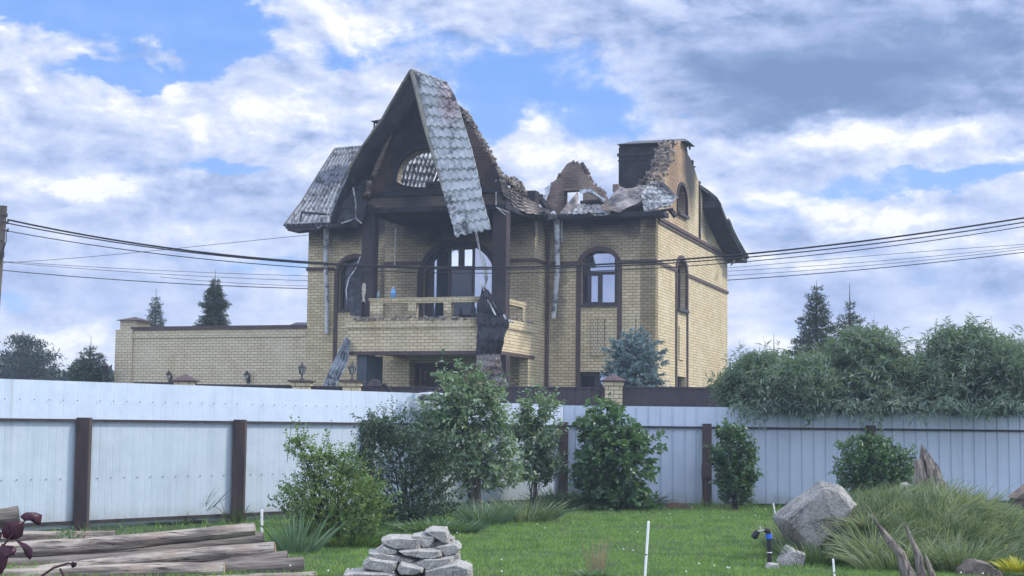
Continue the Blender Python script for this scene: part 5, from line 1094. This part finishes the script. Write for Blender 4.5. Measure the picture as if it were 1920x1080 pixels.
tuft('grass_tuft', 'pale grass tuft hiding the right side of the large boulder', 'grass tuft', 1640, 1050, 80, 95, 380, M['longgrass'], .016, bend=(.3, 1.4), fan=.7, Y=17.9, z0=.05, lean=(-.05, -.1))
tuft('grass_tuft', 'pale grass tuft drooping over the top right of the large boulder', 'grass tuft', 1622, 975, 70, 52, 260, M['longgrass'], .016, bend=(.5, 1.6), fan=.8, Y=18.4, z0=.36, lean=(-.3, -.2))
tuft('grass_tuft', 'grass tuft behind the upper left edge of the large boulder', 'grass tuft', 1500, 980, 90, 62, 300, M['longgrass'], .014, bend=(.2, 1.2), fan=.6, Y=20.2)
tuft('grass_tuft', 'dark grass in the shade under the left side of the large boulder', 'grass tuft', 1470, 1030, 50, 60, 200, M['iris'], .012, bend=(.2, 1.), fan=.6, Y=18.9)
tuft('grass_tuft', 'short grass at the foot of the large boulder beside the water pipe, coloured dark as its shadow', 'grass tuft', 1535, 1066, 120, 52, 420, M['shadegrass'], .014, bend=(.2, 1.2), fan=.6, Y=17.9)
tuft('grass_tuft', 'coarse grass around the foot of the driftwood', 'grass tuft', 1690, 1085, 170, 75, 520, M['longgrass'], .016, bend=(.3, 1.5), fan=.7, Y=17.3)
tuft('grass_tuft', 'coarse grass between the driftwood and the brown rock', 'grass tuft', 1800, 1070, 130, 80, 420, M['longgrass'], .016, bend=(.3, 1.5), fan=.7, Y=17.2)
# ------------------------------------------------------------------ rocks
def stonemat(name, c1, c2, c3=None):
    m, g, b = pmat(name, None, .88); tc = g.new('ShaderNodeTexCoord'); P = tc.outputs['Object']
    c = g.mix(g.ramp(g.noise(P, 4, 8, .75, .6), .38, .62), c1, c2)
    c = g.mix(g.ramp(g.noise(P, 60, 3, .6), .5, .65), c, tuple(q*1.35 for q in c1)); c = g.mix(g.ramp(g.noise(P, 38, 4, .6), .58, .68, 0, .6), c, tuple(q*.45 for q in c2))
    if c3: c = g.mix(g.ramp(g.noise(P, 2.2, 4, .6), .5, .66, 0, .7), c, c3)
    g.l.new(c, b.inputs['Base Color']); bump(g, b, g.noise(P, 22, 7, .75), .9, .025); return m
M['granite'] = stonemat('grey_granite', (.34, .33, .30), (.20, .195, .185)); M['boulder'] = stonemat('mauve_grey_boulder', (.29, .285, .265), (.08, .078, .074), (.20, .155, .12))
M['brownrock'] = stonemat('brown_rock', (.16, .13, .11), (.09, .075, .065))
def rock(name, label, poly, Y, depth, mat, cat='rock', amp=.03, group=None, zmin=None, lift=.0, seed=0, sub=2):
    """outline at distance Y, given real depth, rounded and roughened"""
    pts = [W(x, y, Y) for x, y in poly]; c = sum(pts, Vector())/len(pts); bot = min(p.z for p in pts) if zmin is None else zmin
    org = Vector((c.x, Y+depth/2, bot)); rr = random.Random(seed); bm = bmesh.new(); vs = []
    for lay, (dy, sc) in enumerate(((0., .80), (.12, .97), (.35, 1.0), (.75, 1.0), (1., .82))):
        for p in pts:
            q_ = Vector((c.x+(p.x-c.x)*sc, Y+depth*dy, c.z+(p.z-c.z)*sc))+Vector((rr.uniform(-1, 1), rr.uniform(-1, 1), rr.uniform(-1, 1)))*amp*.3
            if lay >= 3: q_.z += lift*dy
            vs.append(bm.verts.new(q_-org))
    r_ = bmesh.ops.convex_hull(bm, input=bm.verts); bmesh.ops.delete(bm, geom=[v for v in bm.verts if not v.link_faces], context='VERTS')
    bmesh.ops.triangulate(bm, faces=bm.faces)
    for _ in range(sub): bmesh.ops.subdivide_edges(bm, edges=[e for e in bm.edges if e.calc_length() > amp*1.2], cuts=1, use_grid_fill=True)
    bmesh.ops.triangulate(bm, faces=bm.faces)
    bm.normal_update()
    for v in bm.verts:
        k = noise.noise(v.co*(1.2/max(amp*8, .05))+Vector((seed*3.1, 0, 0)))*.7+noise.noise(v.co*(4/max(amp*8, .05))+Vector((0, seed, 0)))*.3; k -= .55*abs(noise.noise(v.co*(2.2/max(amp*8, .05))+Vector((5, seed, 1)))); v.co += v.normal*k*amp
    me = bpy.data.meshes.new(name); bm.to_mesh(me); bm.free(); me.materials.append(mat); me.polygons.foreach_set('use_smooth', [True]*len(me.polygons))
    o = link(bpy.data.objects.new(name, me)); o.location = org
    md = o.modifiers.new('edges', 'EDGE_SPLIT'); md.split_angle = R(28)
    return tag(o, label, cat, group)
ZS = lambda l: [(560+x/3.556, 900+y/3.556) for x, y in l]
stones = [
 ('topmost angular grey stone of the pile', [(838, 348), (872, 331), (985, 334), (1003, 378), (1003, 430), (965, 432), (912, 395), (905, 372)], 15.62, .30),
 ('small wedge stone left of the topmost stone', [(755, 378), (800, 368), (912, 372), (905, 410), (865, 455), (825, 462), (818, 400)], 15.60, .26),
 ('long flat stone forming the upper left shoulder of the pile', [(548, 400), (600, 388), (815, 392), (818, 465), (655, 468), (600, 450), (550, 425)], 15.55, .32),
 ('small wedge stone tucked under the upper left shoulder stone', [(535, 490), (560, 448), (645, 470), (650, 498), (600, 500)], 15.52, .25),
 ('long thin slab across the middle of the pile', [(655, 480), (740, 468), (955, 470), (962, 515), (900, 530), (810, 530), (700, 505)], 15.45, .34),
 ('pale stone sticking out on the upper right of the pile', [(912, 450), (985, 435), (1060, 430), (1082, 455), (1045, 500), (975, 515), (955, 470)], 15.55, .30),
 ('thin dark slab tapering right on the left of the pile', [(458, 490), (530, 488), (690, 515), (790, 540), (770, 558), (665, 552), (480, 520)], 15.48, .32),
 ('big rounded block at the lower left of the pile', [(425, 560), (470, 522), (660, 545), (655, 600), (635, 628), (500, 610), (430, 595)], 15.38, .34),
 ('small tilted block low in the middle of the pile', [(655, 600), (680, 562), (825, 595), (820, 625), (790, 638), (670, 630)], 15.30, .28),
 ('broad block right of the middle of the pile', [(770, 560), (840, 530), (1028, 515), (1030, 575), (985, 600), (850, 600), (800, 580)], 15.42, .34),
 ('small upright stone on the right side of the pile', [(1028, 520), (1045, 490), (1072, 495), (1072, 545), (1035, 565)], 15.58, .22),
 ('large sloping base stone at the lower right of the pile', [(835, 612), (1000, 598), (1060, 560), (1150, 595), (1158, 655), (835, 655)], 15.30, .40),
 ('flat base stone at the lower left edge of the pile', [(290, 640), (400, 618), (640, 632), (655, 660), (300, 665)], 15.25, .40),
 ('wedge of stone behind the topmost one', [(1000, 385), (1020, 385), (1045, 430), (1003, 432)], 15.75, .16)]
for i, (lb, pl, Y, d) in enumerate(stones): rock('stone', lb, ZS(pl), Y, d, M['granite'], 'stone', .020, 'stones of the pile', seed=i, lift=.03)
rock('stone', 'stone deep inside the pile, seen through the dark gaps between the others', [(690, 1085), (690, 1040), (720, 1020), (850, 1010), (860, 1085)], 15.72, .45, M['granite'], 'stone', .02, 'stones of the pile', seed=40)
ZR = lambda l: [(1400+x/3.6, 780+y/3.6) for x, y in l]
rock('boulder', 'large mauve grey boulder leaning on the left flank of the mound', ZR([(232, 700), (300, 635), (430, 575), (525, 450), (640, 475), (740, 545), (770, 610), (680, 720), (590, 850), (450, 955), (380, 880), (280, 790)]), 18.35, .8, M['boulder'], 'boulder', .085, seed=51, sub=4)
rock('boulder', 'smaller greenish grey rock below the large boulder', ZR([(235, 1000), (300, 890), (400, 930), (405, 1000), (400, 1090), (230, 1090)]), 17.6, .5, M['granite'], 'boulder', .03, seed=52, sub=3)
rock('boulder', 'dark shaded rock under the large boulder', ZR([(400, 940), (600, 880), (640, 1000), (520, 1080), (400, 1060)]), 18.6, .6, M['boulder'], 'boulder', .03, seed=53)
rock('boulder', 'greenish rock between the round bush and the broken stump', ZR([(1060, 520), (1075, 465), (1110, 450), (1160, 480), (1225, 540), (1220, 590), (1070, 590)]), 21.5, .4, M['granite'], 'boulder', .03, seed=54)
rock('boulder', 'grey streaked rock at the right edge behind the mound', ZR([(1600, 640), (1700, 615), (1790, 680), (1900, 700), (1960, 860), (1700, 860), (1600, 740)]), 21.0, .8, M['boulder'], 'boulder', .04, seed=55, sub=3)
rock('boulder', 'brown weathered rock at the bottom right', ZR([(1490, 1050), (1560, 975), (1640, 985), (1740, 1060), (1760, 1120), (1480, 1120)]), 16.4, .5, M['brownrock'], 'boulder', .03, seed=56, sub=3)
rock('stone', 'small flat grey stone at the foot of the water pipe', ZR([(140, 1030), (160, 1000), (220, 998), (232, 1040), (150, 1050)]), 17.2, .25, M['granite'], 'stone', .015, seed=57)

# ------------------------------------------------------------------ broken stump and driftwood
m, g_, b_ = pmat('bleached_dead_wood', None, .9); tc = g_.new('ShaderNodeTexCoord'); P_ = g_.scale(tc.outputs['Object'], (9, 9, 1.2))
c_ = g_.mix(g_.ramp(g_.noise(P_, 2.2, 6, .65, .4), .35, .65), (.32, .28, .24), (.13, .11, .10)); c_ = g_.mix(g_.ramp(g_.noise(P_, 5, 4, .6), .55, .7), c_, (.05, .045, .045)); g_.l.new(c_, b_.inputs['Base Color']); bump(g_, b_, g_.noise(P_, 4, 6, .7), 1, .05)
M['deadwood'] = m
def trunk_mesh(name, pts, rads, mat, parent, n=22, segs=34, rough=.25, seed=0, flute=6):
    P = resample(pts, segs); rs = np.interp(np.linspace(0, 1, segs), np.linspace(0, 1, len(rads)), rads); vs = []
    t0 = (P[1]-P[0]).normalized(); a = t0.cross(Vector((0, 1, 0)) if abs(t0.y) < .9 else Vector((1, 0, 0))).normalized()
    for i, p in enumerate(P):
        t_ = (P[min(i+1, segs-1)]-P[max(i-1, 0)]).normalized(); a = (a-t_*a.dot(t_)).normalized(); b = t_.cross(a)
        for k in range(n):
            q_ = 2*math.pi*k/n; r_ = rs[i]*(1+rough*(noise.noise(Vector((math.cos(q_)*2.2, math.sin(q_)*2.2, i*.10+seed*7)))+.45*math.sin(flute*q_+i*.05+seed)*.5+.5*noise.noise(Vector((math.cos(q_)*6, math.sin(q_)*6, i*.3+seed)))))
            vs.append(p+(a*math.cos(q_)+b*math.sin(q_))*r_)
    F = [(i*n+k, i*n+(k+1) % n, (i+1)*n+(k+1) % n, (i+1)*n+k) for i in range(segs-1) for k in range(n)]+[tuple(range(n))[::-1], tuple((segs-1)*n+k for k in range(n))]
    return MB().add(vs, F).build(name, mat, parent, smooth=False)
Y = 21.3; b0 = W(1750, 960, Y); t = thing('broken_stump', 'tall splintered grey tree stump standing behind the mound', 'stump', (b0.x, Y, 0)); o = t.location
w_ = lambda x, y, dy=0: W(x, y, Y+dy)-o
trunk_mesh('stump_trunk', [w_(1765, 985), w_(1758, 940), w_(1748, 900), w_(1740, 872), w_(1733, 852), w_(1728, 832)], [.34, .24, .17, .12, .07, .008], M['deadwood'], t, rough=.55, seed=2, flute=9)
trunk_mesh('stump_side', [w_(1735, 960, -.06), w_(1728, 915, -.08), w_(1724, 880, -.08), w_(1720, 862, -.08)], [.14, .10, .09, .05], M['deadwood'], t, rough=.35, seed=5)
trunk_mesh('splinter', [w_(1746, 910, -.12), w_(1741, 870, -.12), w_(1738, 846, -.1)], [.05, .04, .006], M['deadwood'], t, n=9, seed=7); trunk_mesh('splinter', [w_(1760, 920, -.14), w_(1758, 890, -.14), w_(1755, 874, -.1)], [.06, .05, .008], M['deadwood'], t, n=9, seed=9)
trunk_mesh('root', [w_(1765, 930, -.05), w_(1785, 945, -.1), w_(1800, 962, -.1)], [.10, .07, .03], M['deadwood'], t, n=10, seed=4)
Y = 16.2; b0 = W(1700, 1110, Y); t = thing('driftwood', 'forked weathered driftwood branch rising out of the mound grass', 'driftwood', (b0.x, Y, 0)); o = t.location; b_w = b0.z
trunk_mesh('branch', [w_(1730, 1160), w_(1705, 1085), w_(1688, 1040), w_(1662, 1005), w_(1632, 965)], [.10, .085, .06, .035, .010], M['deadwood'], t, seed=11, n=12, rough=.35)
trunk_mesh('branch', [w_(1740, 1160, .1), w_(1728, 1085, .1), w_(1722, 1040, .1), w_(1706, 1005, .1), w_(1697, 982, .1)], [.10, .075, .05, .03, .008], M['deadwood'], t, seed=12, n=12, rough=.35)
trunk_mesh('branch', [w_(1752, 1160, .05), w_(1748, 1080, .05), w_(1735, 1040, .05)], [.08, .05, .01], M['deadwood'], t, seed=13, n=10, rough=.35)

# ------------------------------------------------------------------ log pile
m, g_, b_ = pmat('barkless_log', None, .82); tc = g_.new('ShaderNodeTexCoord'); P_ = g_.scale(tc.outputs['Object'], (.9, 7, 7))
c_ = g_.mix(g_.ramp(g_.noise(P_, 1.6, 6, .65, .3), .35, .66), (.40, .35, .29), (.11, .095, .082)); c_ = g_.mix(g_.ramp(g_.noise(tc.outputs['Object'], 2.1, 5, .6), .5, .72, 0, .6), c_, (.25, .18, .14)); c_ = g_.mix(g_.ramp(g_.noise(P_, 4, 5, .7), .56, .66), c_, (.035, .03, .026)); g_.l.new(c_, b_.inputs['Base Color']); bump(g_, b_, g_.noise(P_, 3, 6, .7), .9, .03)
M['log'] = m
m, g_, b_ = pmat('grey_log', None, .85); tc = g_.new('ShaderNodeTexCoord'); P_ = g_.scale(tc.outputs['Object'], (.9, 7, 7))
c_ = g_.mix(g_.ramp(g_.noise(P_, 1.6, 6, .65, .3), .35, .66), (.19, .165, .14), (.09, .075, .065)); g_.l.new(c_, b_.inputs['Base Color']); bump(g_, b_, g_.noise(P_, 3, 6, .7), .9, .03); M['greylog'] = m
M['logend'] = noisy('sawn_log_end', (.42, .30, .22), (.30, .20, .14), 9, .8, bstr=.4)
M['oldend'] = noisy('old_log_end', (.16, .15, .12), (.10, .10, .085), 9, .85, bstr=.4)
def log(label, x0, y0, x1, y1, Y0, Y1, r0, r1, mat='log', end='logend', seed=0):
    A, B = W(x0, y0, Y0), W(x1, y1, Y1); c = (A+B)/2; t = thing('log', label, 'log', c, math.atan2((B-A).y, (B-A).x), 'logs of the pile')
    inv_ = (Matrix.Translation(c) @ Matrix.Rotation(t.rotation_euler.z, 4, 'Z')).inverted(); a, b = inv_ @ A, inv_ @ B
    mid = [a.lerp(b, s_)+Vector((0, 0, .012*math.sin(6*s_+seed)))+Vector((0, .012*math.sin(5*s_+seed*2), 0)) for s_ in np.linspace(0, 1, 7)]
    trunk_mesh('bark', mid, list(np.linspace(r0, r1, 7)), M[mat], t, n=18, segs=44, rough=.13, seed=seed, flute=3)
    d = (b-a).normalized(); s1 = d.cross(Vector((0, 1, 0))).normalized(); s2 = d.cross(s1); vs = [b+d*.006+(s1*math.cos(2*math.pi*k/18)+s2*math.sin(2*math.pi*k/18))*r1*.93 for k in range(18)]+[b+d*.012]
    MB().add(vs, [(k, (k+1) % 18, 18) for k in range(18)]).build('sawn_end', M[end], t)
log('long pale log with its sawn end just below the white stake', -160, 1050, 478, 993, 17.3, 17.8, .10, .072, seed=1)
log('grey log wedged behind the long pale log near the white stake', 120, 1062, 492, 1012, 17.5, 18.2, .10, .085, mat='greylog', end='oldend', seed=2)
log('longest orange tinted log with its sawn end in the middle of the pile', -160, 1100, 515, 1030, 16.4, 16.7, .115, .080, seed=3)
log('dark log with a rotten mossy end at the front right of the pile', 120, 1105, 570, 1062, 15.9, 16.2, .12, .105, mat='greylog', end='oldend', seed=4)
log('thin pale log lowest at the front of the pile', 200, 1110, 592, 1082, 15.5, 15.7, .09, .065, seed=5)
log('knotty log bulging up at the far left of the pile', -160, 1050, 300, 1022, 17.8, 18.2, .13, .09, seed=14)
log('second longest pale log, just under the grey wedged one', -160, 1072, 440, 1040, 16.9, 17.3, .11, .08, mat='greylog', end='oldend', seed=15)
log('cracked log at the back left of the pile', -160, 1012, 215, 1003, 18.6, 19.6, .085, .06, seed=6)
log('short stubby log at the back of the pile under the small green weeds', -100, 1040, 240, 1018, 18.4, 19.2, .11, .075, mat='greylog', end='oldend', seed=7)
log('log lying low behind the middle of the pile', 150, 1040, 330, 1012, 18.9, 19.6, .07, .06, seed=8)
log('dark log in the shaded gap between the longest log and the rotten one', 60, 1120, 540, 1050, 16.3, 16.6, .11, .09, mat='greylog', end='oldend', seed=9)
log('lowest dark log at the bottom left corner', -200, 1095, 420, 1072, 15.5, 15.9, .12, .10, mat='log', seed=10)
log('mossy grey log end poking in at the left edge above the pile', -160, 1005, 36, 963, 15.3, 15.6, .105, .085, mat='greylog', end='oldend', seed=11)
heap('bark_litter', 'dark bark litter and soil heaped under the logs', 'litter', 180, 1075, 2.3, .045, 1.6, M['soil'], Y=17.6, seed=3)
t = tuft('weed', 'small green leafy weed growing between the back logs', 'plant', 130, 1030, 46, 26, 1, M['leafmid'], .02, Y=18.3, z0=.1)
o = np.array(t.location); n = 120; C = np.stack([rng.normal(0, .11, n), rng.normal(0, .08, n), rng.uniform(.02, .17, n)], 1); V, F = leaves(C, unit(n)+np.array([0, 0, .4]), np.array([0, 0, 1.])+unit(n)*.6, rng.uniform(.03, .06, n), rng.uniform(.02, .035, n)); mesh_np('foliage', V, F, M['leafmid'], t)

# ------------------------------------------------------------------ stakes, water pipe
M['white'] = pmat('white_plastic', (.78, .79, .80), .4)[0]
def stake(label, x0, y0, x1, y1, r):
    Y = G(x1, max(y1, 1000)).y if y1 > 1000 else G(x1, y1).y; A, B = W(x1, y1, Y), W(x0, y0, Y); A.z = min(A.z, 0)
    t = thing('garden_stake', label, 'stake', A); MB().tube([(0, 0, -.05), B-A], r, 8).build('shaft', M['white'], t); d = (B-A).normalized()
    MB().tube([B-A, B-A+d*.012], [r*1.05, r*.6], 8).build('end_cap', M['white'], t)
    if r > .009: 
        k = (B-A)*.45; MB().tube([k, k+d*.012], r*1.12, 8).build('joint', M['twig'], t)
stake('tall white plastic stake leaning slightly in the middle of the lawn', 1216, 979, 1208, 1092, .0125)
stake('short white stake at the end of the logs', 491, 957, 491, 1012, .017)
stake('short thin white stake left of the mound', 1450, 945, 1455, 966, .013)
stake('thin white stake in the grass at the bottom of the mound', 1562, 1050, 1567, 1095, .010)
Y = G(1443, 1062).y; o = W(1443, 1062, Y); t = thing('garden_tap', 'black and blue garden water pipe with a tap beside the boulder', 'water pipe', (o.x, Y, 0)); o = t.location
blk = pmat('black_pipe', (.02, .02, .022), .45)[0]; blu = pmat('blue_fitting', (.03, .12, .55), .4)[0]
MB().tube([w_(1443, 1064), w_(1443, 1035), w_(1442, 1010)], .026, 12).build('pipe', blk, t)
MB().tube([w_(1442, 1010), w_(1441, 1001)], .036, 12).build('blue_collar', blu, t)
MB().tube([w_(1441, 1001), w_(1440, 995), w_(1433, 994)], [.030, .034, .026], 10).build('elbow', blk, t)
MB().tube([w_(1435, 994), w_(1419, 997)], .010, 8).tube([w_(1426, 995), w_(1425, 986)], .008, 6).build('brass_valve', pmat('dull_metal', (.45, .44, .40), .4, .6)[0], t)
MB().tube([w_(1421, 996), w_(1416, 1003), w_(1411, 1009)], [.030, .036, .028], 10).tube([w_(1413, 1000), w_(1419, 1010)], .022, 8).build('tap_head', blk, t)
MB().tube([w_(1443, 1036.5), w_(1443, 1035)], .028, 12).build('clip', M['white'], t)

# ------------------------------------------------------------------ purple leaved branch close to the camera
M['purple'] = leafmat('purple_leaf', (.045, .016, .032), (.085, .030, .050), (.030, .012, .026), trans=.25, rough=.45)
M['redstem'] = noisy('reddish_stem', (.08, .035, .035), (.05, .03, .03), 20, .7, bstr=0)
Y = 3.4; b0 = W(-70, 1200, Y); t = thing('purple_shrub', 'purple leaved branches reaching into the bottom left corner', 'shrub', (b0.x, Y, 0)); o = t.location
st = MB()
for pts in ([(-60, 1200), (-30, 1100), (0, 1030), (25, 1000), (48, 975)], [(-40, 1150), (-8, 1060), (5, 1020)], [(20, 1160), (75, 1082), (100, 1065), (128, 1056), (140, 1060)], [(100, 1160), (128, 1095), (112, 1066)]):
    q_ = [w_(x, y) for x, y in pts]; st.tube([Vector((q_[0].x, 0, 0))]+q_, [.007]+[.0035-.0004*i for i in range(len(q_))], 5)
st.build('stem', M['redstem'], t)
def bigleaf(pts, cup=.006, seed=0, tilt=0.):
    P = [w_(x, y) for x, y in pts]; c = sum(P, Vector())/len(P); bm = bmesh.new(); n = len(P); out = []; P2 = []
    for i in range(n):
        a, b = P[i], P[(i+1) % n]; P2 += [a, a.lerp(b, .5)+Vector((noise.noise(a*90+Vector((seed, 0, 0)))*.0025, 0, noise.noise(b*90)*.0025))]
    vs = [bm.verts.new(c+Vector((0, -cup, 0)))]
    for k, f in enumerate((.5, 1.)):
        for p in P2: q_ = c.lerp(p, f); q_.y += (.012*noise.noise(q_*28+Vector((seed, 0, 0))))*f+tilt*(q_.x-c.x)*f; vs.append(bm.verts.new(q_))
    m_ = len(P2)
    for i in range(m_):
        j = (i+1) % m_; bm.faces.new((vs[0], vs[1+i], vs[1+j])); bm.faces.new((vs[1+i], vs[1+m_+i], vs[1+m_+j], vs[1+j]))
    me = bpy.data.meshes.new('leaf'); bm.to_mesh(me); bm.free(); me.materials.append(M['purple']); me.polygons.foreach_set('use_smooth', [True]*len(me.polygons))
    ob = link(bpy.data.objects.new('leaf', me), t); s_ = ob.modifiers.new('thick', 'SOLIDIFY'); s_.thickness = .0006
bigleaf([(42, 968), (52, 960), (66, 961), (75, 966), (74, 975), (72, 985), (66, 983), (58, 976), (48, 975)], seed=1, tilt=.5)
bigleaf([(3, 990), (10, 978), (25, 978), (40, 977), (43, 990), (42, 1003), (35, 1010), (20, 1013), (5, 1008), (2, 998)], seed=2)
bigleaf([(22, 1008), (34, 1014), (50, 1020), (63, 1030), (64, 1042), (57, 1049), (46, 1040), (40, 1026)], seed=3, tilt=-.5)
bigleaf([(-6, 1030), (6, 1022), (22, 1024), (29, 1030), (25, 1040), (14, 1044), (12, 1062), (4, 1077), (-8, 1072)], seed=4, tilt=.3)
bigleaf([(131, 1056), (137, 1052), (144, 1055), (142, 1062), (134, 1065)], seed=5)
bigleaf([(-16, 1000), (-8, 990), (3, 1000), (0, 1012), (-12, 1014)], seed=6)

# ------------------------------------------------------------------ smoky summer air
hm = bpy.data.materials.new('haze'); hm.use_nodes = True; g_ = NT(hm.node_tree); g_.n.remove(g_.n['Principled BSDF']); pv = g_.new('ShaderNodeVolumePrincipled')
pv.inputs['Color'].default_value = (.68, .81, 1., 1); pv.inputs['Density'].default_value = .0010; pv.inputs['Anisotropy'].default_value = .1
g_.l.new(pv.outputs[0], g_.n['Material Output'].inputs['Volume'])
hz_ = MB().box(-150, 150, -40, 190, -1.2, 22).build('haze', hm); tag(hz_, 'thin bluish smoky air over the whole place', kind='stuff')
